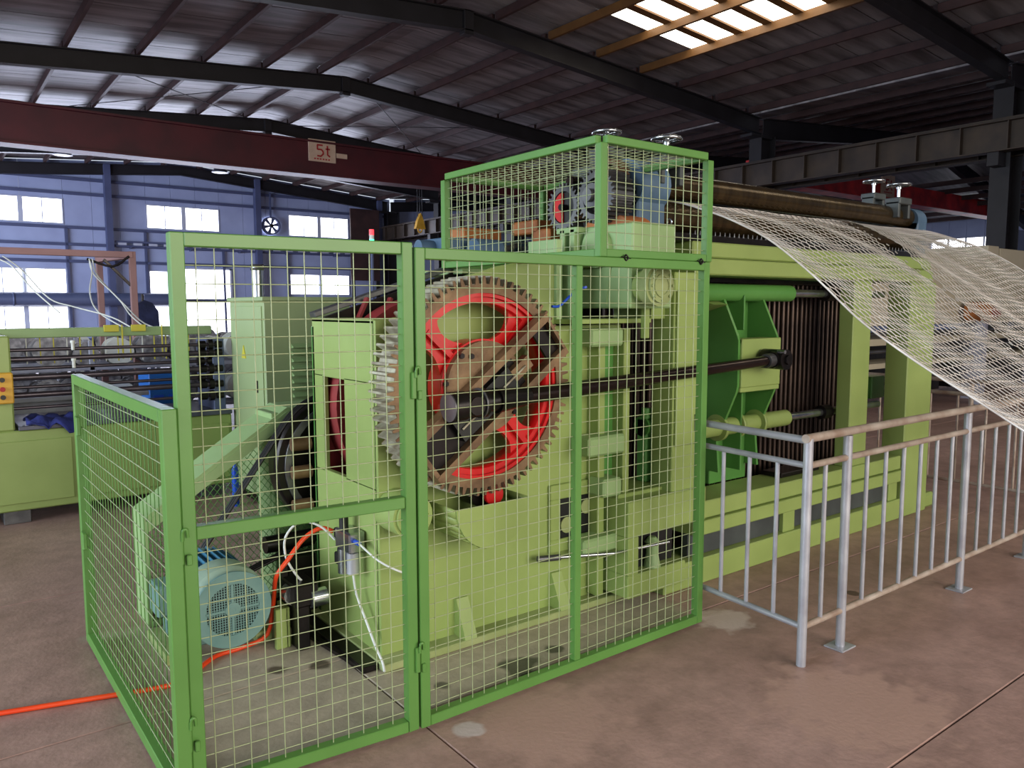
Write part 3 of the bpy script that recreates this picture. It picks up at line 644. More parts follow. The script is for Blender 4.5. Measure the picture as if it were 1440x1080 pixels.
MB().cyl((14.1, 5.5, 1.55), (14.1, 5.9, 1.55), .17, n=16).obj('housing', 'obrown', t); MB().cyl((14.1, 5.42, 1.55), (14.1, 5.5, 1.55), .09, n=14).obj('cap', 'dred', t); MB().box((14.04, 5.6, 0), (14.16, 5.75, 1.42)).obj('stand', 'greybox', t)
t = thing('blue_grey_unit', (23, 8.1, 0), 'blue-grey sheet metal screen standing far beyond the beige cabinets', 'box'); MB().box((21.13, 8.0, .1), (26, 8.25, 3.5), .02).obj('body', 'duct', t); MB().box((21.2, 8.0, 0), (25.9, 8.25, .1)).obj('base', 'dark', t)

# ================================================================== MAIN MACHINE
mc = thing('hexagonal_netting_machine', (4, 3.6, 0), 'large apple-green netting machine with red-spoked crank gear and rollers', 'machine')
def P_(name, ma='green', label=None, parent=None): return (name, ma, parent or mc, None, label)
# ---- gearbox housing (left)
b = MB(); X0 = 1.62
b.box((X0, 3.17, .03), (X0+.03, 3.86, .82), .003); b.box((X0, 3.17, 1.30), (X0+.03, 3.86, 1.59), .003); b.box((X0, 3.17, .81), (X0+.03, 3.49, 1.31), .003); b.box((X0, 3.74, .81), (X0+.03, 3.86, 1.31), .003)
b.box((X0, 3.17, 1.575), (1.86, 3.86, 1.595), .003)
b.obj('housing_end_wall', 'green', mc)
top = [(1.62, .03), (3.15, .03), (3.15, 1.55), (2.66, 1.55), (2.66, 1.90), (2.50, 1.885), (2.30, 1.85), (2.08, 1.79), (1.90, 1.715), (1.80, 1.64), (1.74, 1.605), (1.62, 1.59)]
MB().prism(top, 'y', 3.15, 3.18).obj('front_plate', 'green', mc)
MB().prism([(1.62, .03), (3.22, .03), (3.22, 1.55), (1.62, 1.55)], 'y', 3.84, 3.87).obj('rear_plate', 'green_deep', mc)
MB().box((1.58, 3.05, 0), (3.25, 3.92, .035), .004).obj('base_flange', 'green_dusty', mc)
MB().box((1.50, 3.1, 0), (1.575, 3.95, .03), .003).obj('base_rail', 'dark', mc)
# access window frame
b = MB(); b.box((2.62, 3.125, .33), (3.04, 3.15, .40)); b.box((2.62, 3.125, .62), (3.04, 3.15, .70)); b.box((2.62, 3.125, .40), (2.69, 3.15, .62)); b.box((2.97, 3.125, .40), (3.04, 3.15, .62)); b.box((2.80, 3.125, .40), (2.84, 3.15, .62)); b.obj('window_frame', 'green', mc)
MB().box((2.69, 3.135, .40), (2.80, 3.149, .62), .001).box((2.84, 3.135, .40), (2.97, 3.149, .62), .001).each('window_opening', 'black', mc)  # black plates stand in for the shade inside the openings
MB().cyl((2.74, 3.149, .47), (2.74, 3.128, .47), .045, n=14).cyl((2.88, 3.149, .55), (2.88, 3.128, .55), .04, n=14).box((2.93, 3.13, .42), (2.96, 3.149, .6)).each('inner_shaft_ends', 'green_dusty', mc)
# gussets at the foot
for x in (2.02, 2.63):
    MB().prism([(3.15, .035), (3.05, .035), (3.06, .06), (3.13, .22), (3.15, .22)], 'x', x, x+.07).obj('gusset', 'green', mc)
# boss and drip pan
b = MB().cyl((1.70, 3.16, .72), (1.70, 2.98, .72), .10, n=28).cyl((1.70, 2.98, .72), (1.70, 2.965, .72), .085, n=28); b.obj('bearing_boss', 'green', mc)
for k in range(6): hexbolt(mc, (1.70+.07*math.cos(k*PI/3), 2.966, .72+.07*math.sin(k*PI/3)), (0, -1, 0), .009, .008, 'green')
pr_ = []; C0 = (2.07, .745); RR = .21
arc = [(C0[0]+RR*math.cos(PI+PI*k/16), C0[1]+RR*math.sin(PI+PI*k/16)) for k in range(17)]
b = MB(); b.prism(arc, 'y', 2.87, 2.88)
for k in range(16):
    (a0, c0), (a1, c1) = arc[k], arc[k+1]; b.add([(a0, 2.88, c0), (a1, 2.88, c1), (a1, 3.15, c1), (a0, 3.15, c0)], [(0, 1, 2, 3)], True)
o = b.obj('drip_pan', 'green', mc); sm = o.modifiers.new('s', 'SOLIDIFY'); sm.thickness = .004
b = MB().cyl((2.10, 3.12, .77), (2.10, 3.0, .77), .075, n=24).cyl((2.10, 3.0, .77), (2.10, 2.96, .77), .03, n=16); b.obj('pinion', 'dark', mc)
MB().cyl((2.12, 2.96, .765), (2.12, 2.94, .765), .05, n=24).obj('pinion_cap', 'red', mc)
# inner red gear and cover edge at the back
MB().cyl((2.22, 3.66, 1.14), (2.22, 3.80, 1.14), .565, n=56).cyl((2.22, 3.64, 1.14), (2.22, 3.66, 1.14), .5, n=40).obj('inner_gear', 'dred', mc)
b = MB(); b.bar((1.64, 3.9, 1.61), (2.98, 3.9, 2.03), .028, .07, .003, up=(0, 1, 0)); b.obj('cover_angle', 'greysteel', mc)
MB().prism([(1.64, 1.5), (2.95, 1.5), (2.95, 1.99), (1.70, 1.60)], 'y', 3.875, 3.9).obj('cover_web', 'dark', mc)
for x in (1.86, 2.0): MB().bar((x, 3.82, 1.58), (x+.06, 3.82, 1.70), .035, .02).obj('red_bracket', 'dred', mc)
MB().box((1.66, 3.80, .55), (2.4, 3.82, 1.27), .003).obj('inner_red_panel', 'dred', mc)
# ---- crank gear
GC = Vector((2.05, 0, 1.285)); GY0, GY1 = 2.915, 3.085
def gearmesh(c, y0, y1, ro, rr, ri, n, b=None):
    b = b or MB(); prof = []
    for k in range(n):
        a = 2*PI*k/n; d = 2*PI/n
        for (f, r) in ((-.28, rr), (-.12, ro), (.12, ro), (.28, rr)): prof.append((a+f*d, r))
    N = len(prof); vs = []
    for (a, r) in prof:
        ca, sa = math.cos(a), math.sin(a)
        vs += [(c[0]+r*ca, y0, c[2]+r*sa), (c[0]+r*ca, y1, c[2]+r*sa), (c[0]+ri*ca, y1, c[2]+ri*sa), (c[0]+ri*ca, y0, c[2]+ri*sa)]
    fs = []
    for i in range(N):
        j = (i+1) % N
        for u, v in ((0, 1), (1, 2), (2, 3), (3, 0)): fs.append((4*i+u, 4*i+v, 4*j+v, 4*j+u))
    return b.add(vs, fs)
gear = gearmesh(GC, GY0, GY1, .505, .468, .428, 76).obj('crank_gear', 'rust', mc)
gearmesh(GC, GY0+.006, GY1-.006, .507, .4695, .45, 76).obj('tooth_flanks', 'tooth', gear)
MB().ring((GC.x, GY0+.03, GC.z), (GC.x, GY1-.03, GC.z), .432, .386, 64).ring((GC.x, GY0+.01, GC.z), (GC.x, GY0+.03, GC.z), .432, .412, 64).obj('inner_rim', 'red', gear)
for k, ad in enumerate((138, 50, -48, 226)):
    sp = MB(); a = math.radians(ad); d = Vector((math.cos(a), 0, math.sin(a))); nrm = Vector((-d.z, 0, d.x)); pts = []
    for t_ in [i/10 for i in range(11)]:
        r = .17+.225*t_; wd = .040+.075*(1-t_)**3+.075*t_**5; pts.append((r, wd))
    L1 = [GC+d*r+nrm*wd for r, wd in pts]; L2 = [GC+d*r-nrm*wd for r, wd in pts][::-1]
    sp.prism([(p.x, p.z) for p in L1+L2], 'y', GY0+.055, GY0+.085)
    sp.prism([(p.x, p.z) for p in (GC+d*.12+nrm*.013, GC+d*.385+nrm*.013, GC+d*.385-nrm*.013, GC+d*.12-nrm*.013)], 'y', GY0+.025, GY1-.04)
    sp.obj('spoke', 'red', gear)
MB().cyl((GC.x, GY0+.04, GC.z), (GC.x, GY1-.02, GC.z), .216, n=40).ring((GC.x, GY0+.02, GC.z), (GC.x, GY0+.04, GC.z), .220, .2, 40).obj('hub', 'red', gear)
# slotted crank arm
ang = math.radians(37); u = Vector((math.cos(ang), 0, math.sin(ang))); n_ = Vector((-u.z, 0, u.x)); A = Vector((GC.x, GY0-.02, GC.z))-n_*.035
crank = MB(); cpts = [(GC.x+.212*math.cos(2*PI*k/40), GC.z+.212*math.sin(2*PI*k/40)) for k in range(40)]
crank.prism(cpts, 'y', GY0-.01, GY0+.02).obj('crank_hub', 'rust', gear)
def arm(u0, u1, v0, v1, y0, y1, mb):
    poly = [(A+u*a+n_*c) for a, c in ((u0, v0), (u1, v0), (u1, v1), (u0, v1))]; mb.prism([(p.x, p.z) for p in poly], 'y', y0, y1); return mb
b = MB(); arm(-.47, .445, .082, .118, 2.845, 2.905, b); arm(-.47, .445, -.118, -.082, 2.845, 2.905, b); arm(.43, .445, -.084, .084, 2.845, 2.905, b); arm(-.47, -.45, -.084, .084, 2.845, 2.905, b)
b.obj('crank_slot_frame', 'rust', gear)
b = MB(); arm(-.45, .18, -.082, .082, 2.888, 2.904, b); b.obj('slot_bed', 'dark', gear)
b = MB(); arm(.345, .43, -.082, .082, 2.884, 2.90, b); b.obj('slot_end_plate', 'dark', gear)
b = MB(); arm(-.26, .12, -.058, .058, 2.852, 2.888, b); b.obj('slide_block', 'black', gear)
b = MB(); p0 = A+u*-.24; p1 = A+u*.20; b.cyl((p0.x, 2.845, p0.z), (p1.x, 2.845, p1.z), .0055, n=10); b.obj('adjusting_screw', 'tooth', gear)
b = MB(); arm(.12, .24, -.03, .03, 2.85, 2.89, b); b.obj('screw_bracket', 'rust', gear)
for (a_, c_) in ((-.16, .19), (.02, .20), (.12, -.12), (-.28, -.105), (-.02, .235), (.05, -.16)):
    p = A+u*a_+n_*c_; hexbolt(gear, (p.x, GY0-.01, p.z), (0, -1, 0), .013, .012, 'dark')
# ---- connecting rod
pin = Vector((1.83, 2.80, 1.225)); R1 = Vector((4.16, 2.83, 1.325))
d = (R1-pin).normalized()
b = MB().cyl(pin+d*.30, R1-d*.02, .040, .030, n=20); b.obj('connecting_rod', 'rod', mc)
b = MB().cyl(pin-d*.05, pin+d*.02, .066, n=24).cyl(pin+d*.02, pin+d*.10, .060, n=24).cyl(pin+d*.11, pin+d*.13, .066, n=24).cyl(pin+d*.13, pin+d*.20, .046, n=20).cyl(pin+d*.20, pin+d*.42, .058, .036, n=20)
b.obj('rod_big_end', 'dark', mc)
MB().cyl(pin+d*.105, pin+d*.112, .068, n=24).cyl(pin-d*.056, pin-d*.048, .063, n=24).each('rod_collar', 'greysteel', mc)
MB().cyl((pin.x+.06, 2.74, pin.z), (pin.x+.06, 2.86, pin.z+.0), .04, n=20).obj('crank_pin', 'dark', mc)
b = MB().cyl(R1-d*.10, R1-d*.03, .042, n=18); b.obj('rod_sleeve', 'greysteel', mc)
b = MB().cyl((R1.x+.03, 2.77, R1.z), (R1.x+.03, 2.93, R1.z), .062, n=22).cyl(R1-d*.04, R1+d*.08, .05, n=18); b.obj('knuckle', 'dark', mc)
hexbolt(mc, (R1.x+.03, 2.77, R1.z), (0, -1, 0), .03, .015, 'dark'); MB().cyl((R1.x-.02, 2.75, R1.z+.05), (R1.x-.02, 2.80, R1.z+.05), .012, n=8).obj('grease_nipple', 'steel', mc)
# ---- guide column beside the gear plate
b = MB(); b.box((2.90, 3.06, .05), (2.95, 3.149, 1.5)); b.obj('guide_web', 'green', mc)
MB().box((2.95, 3.11, .05), (3.06, 3.149, 1.5)).obj('guide_recess', 'green_deep', mc)
MB().box((3.06, 3.03, .05), (3.11, 3.149, 1.53)).obj('guide_flange', 'green', mc)
for (x0, x1, z0, z1) in ((2.78, 3.02, 1.44, 1.535), (2.77, 3.04, .855, .96), (2.88, 3.02, .62, .72), (2.74, 3.0, .32, .41)):
    MB().box((x0, 2.99, z0), (x1, 3.12, z1), .012).obj('guide_block', 'lgreen', mc)
MB().box((3.34, 3.12, .62), (3.44, 3.2, 1.0), .01).cyl((3.34, 3.16, .95), (3.42, 3.16, .95), .06, n=16).cyl((3.36, 3.14, 1.0), (3.36, 3.14, 1.06), .03, n=12).obj('guide_bracket', 'green_deep', mc)
for z in (.52, .43): MB().cyl((3.0, 3.11, z), (3.0, 3.06, z), .02, n=12).obj('stud', 'green', mc)
MB().cyl((2.98, 3.07, .24), (2.98, 3.07, .32), .01, n=8).obj('guide_pin', 'steel', mc)
# handle lever
b = MB().cyl((2.54, 3.08, .335), (2.9, 2.93, .33), .010, n=10).cyl((2.9, 2.93, .33), (3.28, 2.88, .335), .008, n=10); b.obj('lever_shaft', 'steel', mc)
MB().cyl((2.50, 3.09, .335), (2.62, 3.045, .335), .017, n=10).obj('lever_grip', 'greysteel', mc)
# ---- column A and lower bracket
MB().box((3.35, 2.93, .50), (3.555, 3.09, 1.84), .006).each('upright', 'green', mc)
MB().box((3.36, 2.915, .86), (3.54, 2.93, 1.74), .004).obj('cover_plate', 'green', mc)
b = MB(); b.box((2.98, 2.90, .40), (3.62, 3.12, .60), .006); b.box((2.98, 2.90, .19), (3.06, 3.12, .40), .004); b.box((2.98, 2.90, .06), (3.45, 3.12, .19), .006); b.obj('corner_bracket', 'green', mc)
b = MB(); b.box((3.0, 3.0, .50), (3.4, 3.3, .62), .004); b.obj('bracket_shelf', 'green', mc)
b = MB().box((3.06, 2.98, .19), (3.42, 3.1, .40), .001); b.obj('bracket_recess', 'black', mc)  # black box fills the bracket opening in place of its shade
b = MB().cyl((3.22, 2.95, .19), (3.22, 2.95, .26), .05, .035, n=16).cyl((3.22, 2.95, .26), (3.22, 2.95, .33), .035, n=16).cyl((3.22, 2.95, .33), (3.22, 2.95, .36), .045, .02, n=16); b.obj('grease_pump', 'lgreen', mc)
# ---- main frame beams front and rear
for (yy, nm, s_) in ((2.93, '', 1), (4.15, '', -1)):
    ya, yb = (yy, yy+.27); f = 'green' if s_ == 1 else 'green_deep'  # rear frame takes the deeper green, its shade put into the colour
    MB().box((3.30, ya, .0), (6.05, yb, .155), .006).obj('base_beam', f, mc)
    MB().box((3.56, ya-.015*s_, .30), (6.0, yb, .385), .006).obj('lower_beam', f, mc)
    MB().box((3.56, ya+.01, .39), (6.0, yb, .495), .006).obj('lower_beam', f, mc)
    MB().box((3.56, ya+.05, .16), (6.0, ya+.09, .30), .002).obj('gap_slab', 'slabgrey', mc)
    for x in (4.48, 5.85): MB().box((x, ya+.02, .155), (x+.13, yb-.03, .30), .003).obj('spacer', f, mc)
    MB().box((3.52, ya+.02, 1.93), (6.36, yb, 2.02), .008).obj('top_beam', f, mc)
    MB().box((3.52, ya, 1.83), (6.36, yb, 1.925), .008).obj('top_beam', f, mc)
    MB().box((5.25, ya+.02, .495), (5.49, ya+.13, 1.83), .006).obj('column', f, mc)
    MB().box((6.02, ya, .0), (6.42, ya+.18, 1.83), .008).obj('end_column', f, mc)
b = MB().prism([(2.99, .0), (3.25, .0), (3.25, .45)], 'x', 6.42, 6.46); b.obj('foot_gusset', 'green', mc)
MB().box((6.42, 2.95, 0), (6.62, 3.3, .12), .02).each('foot', 'green', mc)
MB().box((3.3, 3.2, 1.83), (3.5, 4.15, 2.0), .006).box((6.1, 3.3, 1.83), (6.36, 4.15, 2.0), .006).box((6.1, 3.25, .9), (6.3, 4.15, 1.08), .006).each('cross_beam', 'green_deep', mc)
MB().box((3.3, 3.21, .1), (3.5, 4.15, .35), .006).box((6.1, 3.25, .15), (6.36, 4.15, .35), .006).each('cross_beam', 'green_deep', mc)
# bed plate behind the lower beam
MB().box((3.56, 3.2, .40), (6.0, 4.15, .44), .003).obj('bed_plate', 'green_dusty', mc)
MB().box((3.34, 3.22, 1.80), (6.0, 4.15, 1.83), .003).obj('upper_plate', 'dark', mc)
MB().box((4.55, 3.02, .50), (5.0, 3.18, .53), .004).obj('bed_strip', 'dark', mc)
# twisting rods
for row, yr in enumerate((3.34, 3.46)):
    x = 3.30+row*.028
    k = 0
    while x < 5.98:
        wire(mc, (x, yr, .44), (x, yr, 1.80), .0165+.003*((k*3) % 2), 'twist', 'twisting_rod'); x += .058; k += 1
MB().box((3.3, 3.9, .45), (5.95, 4.1, 1.78), .004).obj('tube_magazine', 'dark', mc)  # dark box added behind the rods in place of interior shade
# carriage with guide shafts
for (z, ma_) in ((1.735, 'green'), (.885, 'green')):
    MB().cyl((3.60, 3.12, z), (5.95, 3.12, z), .028, n=18).obj('guide_shaft', 'steel', mc)
    MB().cyl((3.68, 3.12, z), (4.72, 3.12, z), .055, n=24).obj('guide_sleeve', ma_ if z < 1 else 'green_deep', mc)
    MB().cyl((5.15, 3.12, z), (5.25, 3.12, z), .05, n=18).obj('shaft_clamp', 'dark', mc)
prof = [(3.30, .60), (3.10, .60), (3.12, .80), (2.98, 1.12), (2.97, 1.16), (2.97, 1.44), (2.98, 1.47), (3.10, 1.72), (3.30, 1.72)]
for x in (3.98, 4.16+.22):
    MB().prism(prof, 'x', x, x+.02).obj('carriage_cheek', 'green_deep', mc)
MB().box((4.0, 2.96, 1.42), (4.40, 3.1, 1.45), .003).box((4.0, 2.955, 1.15), (4.40, 2.975, 1.45), .004).box((4.0, 2.96, 1.12), (4.40, 3.1, 1.15), .003).obj('carriage_box', 'green', mc)
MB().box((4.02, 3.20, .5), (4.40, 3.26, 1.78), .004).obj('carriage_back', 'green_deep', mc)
MB().prism([(3.20, 1.62), (3.05, 1.66), (3.20, 1.70)], 'x', 3.84, 3.98).obj('web_gusset', 'green', mc)
for (x, z0, z1) in ((4.15, 1.5, 1.72), (4.15, .6, 1.1)):
    MB().box((x, 3.06, z0), (x+.015, 3.2, z1), .003).obj('rib', 'green_deep', mc)
for x in (3.98, 4.16, 4.38): MB().ring((x-.004, 3.12, .885), (x+.024, 3.12, .885), .085, .054, 24).obj('sleeve_collar', 'green', mc)
# ---- top worm gearbox
b = MB().box((2.93, 2.85, 1.90), (3.26, 3.37, 2.08), .008); b.obj('gearbox_upper', 'lgreen', mc)
MB().box((2.91, 2.83, 1.86), (3.28, 3.39, 1.905), .005).obj('gearbox_split_flange', 'green', mc)
MB().box((2.93, 2.86, 1.64), (3.24, 3.36, 1.86), .008).obj('gearbox_lower', 'lgreen', mc)
MB().cyl((2.90, 3.10, 1.96), (2.935, 3.10, 1.96), .105, n=28).obj('boss_cover', 'lgreen', mc)
MB().box((2.86, 3.30, 1.86), (2.93, 3.34, 2.07), .003).box((2.86, 3.22, 1.86), (2.93, 3.26, 2.07), .003).box((2.86, 3.2, 2.05), (2.93, 3.37, 2.08), .003).obj('ribbed_side', 'lgreen', mc)
MB().prism([(3.0, 1.86), (3.07, 1.86), (3.035, 1.66)], 'x', 2.925, 2.932).obj('side_web', 'lgreen', mc)
b = MB().cyl((3.02, 2.78, 1.755), (3.02, 3.40, 1.755), .082, n=28); b.obj('worm_barrel', 'green', mc)
b = MB().cyl((3.02, 2.74, 1.755), (3.02, 2.80, 1.755), .105, n=30); f_ = b.obj('worm_flange', 'green_dusty', mc)
MB().cyl((3.02, 2.725, 1.755), (3.02, 2.74, 1.755), .088, n=28).ring((3.02, 2.718, 1.755), (3.02, 2.726, 1.755), .06, .045, 24).obj('flange_cap', 'green_dusty', f_)
for k in range(8): hexbolt(f_, (3.02+.075*math.cos(k*PI/4), 2.725, 1.755+.075*math.sin(k*PI/4)), (0, -1, 0), .008, .008, 'green_dusty')
MB().box((2.66, 3.0, 1.56), (3.24, 3.37, 1.585), .003).obj('bracket_plate', 'green', mc)
MB().box((2.66, 3.13, 1.58), (2.70, 3.37, 2.0), .003).box((2.74, 3.1, 1.58), (2.76, 3.2, 1.9), .003).each('bracket_upright', 'lgreen', mc)
MB().box((3.08, 2.9, 1.48), (3.12, 2.93, 1.66), .003).obj('small_tab', 'green', mc)
MB().box((3.24, 3.0, 1.58), (3.36, 3.3, 1.9), .004).obj('bridge', 'green', mc)
MB().tube([(2.536, 3.02, 1.651), (2.587, 3.02, 1.654), (2.649, 3.02, 1.698), (2.707, 3.02, 1.734), (2.656, 2.9, 1.746)], .007, 8).obj('blue_tube', 'bluep', mc)
# greasy rust gear over the gearbox
b = MB(); b.prism([(3.10+.17*math.cos(PI*k/12), 2.07+.075*math.sin(PI*k/12)) for k in range(13)], 'x', 2.98, 3.16); b.obj('greasy_casting', 'obrown', mc)
def xgear(name, x0, x1, y, z, ro, n, ma='greysteel'):
    b = MB(); g = gearmesh((0, 0, 0), x0, x1, ro, ro*.86, ro*.66, n); b.add([(v[1], y+v[0], z+v[2]) for v in g.v], g.f)
    return b.obj(name, ma, mc)
g1 = xgear('roller_gear', 2.90, 3.06, 3.10, 2.235, .145, 30, 'greysteel')
MB().cyl((2.94, 3.10, 2.235), (3.02, 3.10, 2.235), .10, n=28).obj('gear_web', 'dark', g1); MB().cyl((2.87, 3.10, 2.235), (3.0, 3.10, 2.235), .065, n=24).cyl((2.84, 3.1, 2.235), (2.87, 3.1, 2.235), .035, n=18).obj('gear_hub', 'greysteel', g1)
g2 = xgear('roller_gear', 2.90, 2.98, 3.36, 2.20, .135, 28, 'greysteel')
MB().cyl((2.925, 3.36, 2.20), (2.97, 3.36, 2.20), .095, n=28).obj('gear_web', 'black', g2)
half = [(3.36+.085*math.cos(a), 2.20+.085*math.sin(a)) for a in [math.radians(-75+150*k/12) for k in range(13)]]
MB().prism(half, 'x', 2.905, 2.925).obj('red_marking', 'red', g2)
MB().cyl((2.88, 3.36, 2.2), (2.93, 3.36, 2.2), .018, n=12).obj('gear_hub', 'dark', g2)
g3 = xgear('roller_gear', 3.02, 3.10, 3.12, 2.36, .08, 20, 'rust')
# rollers and bearing housings
MB().cyl((3.30, 3.10, 2.335), (6.25, 3.10, 2.335), .072, n=32).obj('top_roller', 'roller', mc)
MB().cyl((3.30, 3.10, 2.165), (6.25, 3.10, 2.165), .088, n=32).obj('bottom_roller', 'roller', mc)
MB().cyl((3.30, 3.42, 2.36), (6.25, 3.42, 2.36), .072, n=32).obj('rear_roller', 'roller', mc)
MB().cyl((3.0, 3.10, 2.30), (3.3, 3.10, 2.30), .03, n=16).cyl((3.0, 3.42, 2.36), (3.3, 3.42, 2.36), .03, n=16).cyl((2.98, 3.1, 2.165), (3.3, 3.1, 2.165), .03, n=16).each('roller_journal', 'rod', mc)
for (x0, x1, tp, cc) in ((3.12, 3.34, .14, 'blue'), (6.22, 6.36, .10, 'blue')):
    MB().cyl((x0, 3.10, 2.31), (x1, 3.10, 2.31), tp, n=28).box((x0, 3.0, 2.02), (x1, 3.2, 2.30), .01).obj('bearing_housing', cc, mc)
    MB().box((x0, 3.30, 2.02), (x1, 3.54, 2.46), .01).obj('bearing_housing', 'slabgrey', mc)
for (xh, yh, zh) in ((3.34, 3.0, 2.565), (3.27, 3.40, 2.66), (5.98, 3.04, 2.56), (6.28, 3.40, 2.66)):
    zb = zh-.13
    MB().box((xh-.09, yh-.06, zb-.02), (xh+.09, yh+.06, zb+.03), .006).box((xh-.09, yh-.05, zb-.12), (xh-.06, yh+.05, zb), .004).box((xh+.06, yh-.05, zb-.12), (xh+.09, yh+.05, zb), .004).obj('screw_bridge', 'slabgrey', mc)
    hw = MB().torus((xh, yh, zh), (0, 0, 1), .078, .0105, 28, 8)
    for k in range(4): hw.cyl((xh, yh, zh-.01), (xh+.078*math.cos(k*PI/2+.4), yh+.078*math.sin(k*PI/2+.4), zh), .007, n=6)
    hw.cyl((xh, yh, zh-.03), (xh, yh, zh+.01), .02, n=14)
    h_ = hw.obj('handwheel', 'steel', mc); MB().cyl((xh, yh, zb-.1), (xh, yh, zh-.02), .013, n=10).obj('screw_spindle', 'steel', h_)
MB().box((3.3, 2.98, 2.02), (6.3, 3.25, 2.06), .004).obj('needle_bed', 'dark', mc)
b = MB(); x = 3.55
while x < 6.2: b.cyl((x, 3.0, 2.05), (x, 3.0, 2.085), .006, .003, n=5); x += .045
b.obj('needles', 'greysteel', mc, 'stuff')
# drive parts on the rear upper deck seen through the cage
MB().box((2.70, 3.9, 1.86), (3.3, 4.3, 1.94), .004).obj('rear_deck', 'green', mc)
MB().box((2.50, 3.78, 1.84), (3.3, 4.4, 1.87), .004).obj('rear_shelf', 'lgreen', mc)
MB().box((2.66, 4.0, 2.06), (2.95, 4.25, 2.13), .008).each('orange_block', 'obrown', mc)
MB().box((2.92, 3.62, 2.08), (3.08, 3.86, 2.16), .008).box((2.92, 3.5, 2.02), (3.1, 3.66, 2.10), .008).each('orange_block', 'obrown', mc)
MB().box((2.5, 3.94, 1.98), (3.2, 4.3, 2.06), .006).obj('feed_bed', 'blue', mc)
MB().cyl((2.62, 3.84, 1.98), (2.80, 3.84, 1.98), .07, n=18).cyl((2.4, 4.1, 2.0), (2.5, 4.1, 2.0), .05, n=14).each('feed_motor', 'blue', mc)
for k in range(6): MB().cyl((2.42+k*.07, 4.2, 1.94), (2.42+k*.07, 4.2, 2.02+.02*(k % 2)), .016, n=8).obj('stud', 'steel', mc)
MB().box((3.0, 3.48, 1.86), (3.26, 3.9, 2.02), .006).obj('side_box', 'slabgrey', mc)
MB().torus((3.24, 2.88, 2.10), (1, 0, 0), .016, .005, 14, 6).obj('lifting_eye', 'steel', mc)
# large belt pulley
b = MB().ring((1.83, 3.98, .80), (1.83, 4.12, .80), .37, .31, 48).cyl((1.83, 4.02, .80), (1.83, 4.07, .80), .32, n=40)
pl = b.obj('belt_pulley', 'dark', mc); MB().cyl((1.83, 3.92, .8), (1.83, 4.14, .8), .07, n=20).obj('pulley_hub', 'rust', pl)
MB().ring((1.83, 3.965, .80), (1.83, 3.98, .80), .335, .30, 40).obj('pulley_rim', 'greysteel', pl)
for zz in (.60, .78, .93): MB().cyl((1.52, 3.93, zz), (1.62, 3.93, zz), .035, n=14).obj('brake_cylinder', 'rust', mc)
MB().box((1.46, 3.88, .0), (1.62, 3.98, .34), .006).cyl((1.36, 3.93, .42), (1.62, 3.93, .42), .045, n=16).obj('brake_stand', 'dark', mc)

# hexagonal netting coming off the roller
PROF = [(3.10, 2.25), (2.93, 2.225), (2.65, 2.135), (2.38, 1.995), (2.1, 1.79), (1.88, 1.60), (1.55, 1.38), (1.2, 1.17), (.85, 1.0)]
def netz(y):
    for (a, za), (c, zc) in zip(PROF, PROF[1:]):
        if c <= y <= a:
            t_ = (a-y)/(a-c); return za+(zc-za)*t_
    return PROF[-1][1] if y < PROF[-1][0] else PROF[0][1]
def netz_s(y): return (netz(y-.06)+netz(y)+netz(min(y+.06, 3.1)))/3
def hexnet(xa, xb, wob, y0=3.09, y1=.86, w_=.042, L=.058, r=.0024, sel=(0, 1)):
    # xa, xb: functions of y giving the strip edges
    b = MB(); cache = {}
    def pt(u, y):
        x0, x1 = xa(y), xb(y); x = x0+(x1-x0)*u
        z = netz_s(y)+.012*math.sin(x*5+wob)*min(1, (3.1-y)*2)+.008*math.sin(x*13+y*6)*min(1, (3.1-y)*2)-(.03*math.sin(u*PI))*min(1, (3.1-y))-.022*max(0, x-4.2)*min(1, max(0, 3.0-y)*1.6)
        return Vector((x, y, z))
    nu = max(2, int(round((xb(2)-xa(2))/w_))); edges = []
    tw = L*.34; row = 0; y = y0
    def rad(p, q, rr, k=3):
        d = (q-p).normalized(); x = Vector((0, 0, 1)).cross(d).normalized(); z = d.cross(x)
        vs = [c+x*rr*math.cos(2*PI*i/k+.5)+z*rr*math.sin(2*PI*i/k+.5) for c in (p, q) for i in range(k)]
        b.add(vs, [(i, (i+1) % k, k+(i+1) % k, k+i) for i in range(k)], True)
    jit = lambda: random.uniform(-.003, .003)
    prev = None
    while y-L/2 > y1:
        off = 0 if row % 2 == 0 else .5
        n = nu if off == 0 else nu-1
        tops = []; bots = []
        for i in range(n+ (1 if off == 0 else 0)):
            uu = (i+off)/nu
            a = pt(uu, y); c = pt(uu, y-tw); a.x += jit(); c.x += jit(); tops.append((uu, a)); bots.append((uu, c)); rad(a, c, r*1.5)
        if prev:
            for (uu, a) in tops:
                for (up, c) in prev:
                    if abs(abs(uu-up)-.5/nu) < 1e-6: rad(c, a, r)
        prev = bots; y -= L/2+tw*.5; row += 1
    # selvage wires
    for uu in sel:
        yy = y0
        while yy > y1+.03: p = pt(uu, yy); q = pt(uu, yy-.04); rad(p, q, r*2.0, 5); yy -= .04
    return b
t = thing('hexagonal_netting', (4.8, 2.0, 1.0), 'wide sheet of hexagonal galvanised wire netting sloping down from the rollers', 'netting')
slit = lambda y: 5.12-.42*min(1, max(0, (3.0-y)/.67))-.25*max(0, (2.33-y))/1.0
gap = lambda y: .10*max(0, math.sin(PI*min(1, max(0, (3.02-y)/.95))))+.004
hexnet(lambda y: 3.40, lambda y: slit(y)-gap(y)*.5, 0, sel=(0,)).obj('netting_strip', 'net', t)
hexnet(lambda y: slit(y)+gap(y)*.5, lambda y: 6.30, 2, sel=(1,)).obj('netting_strip', 'net', t)
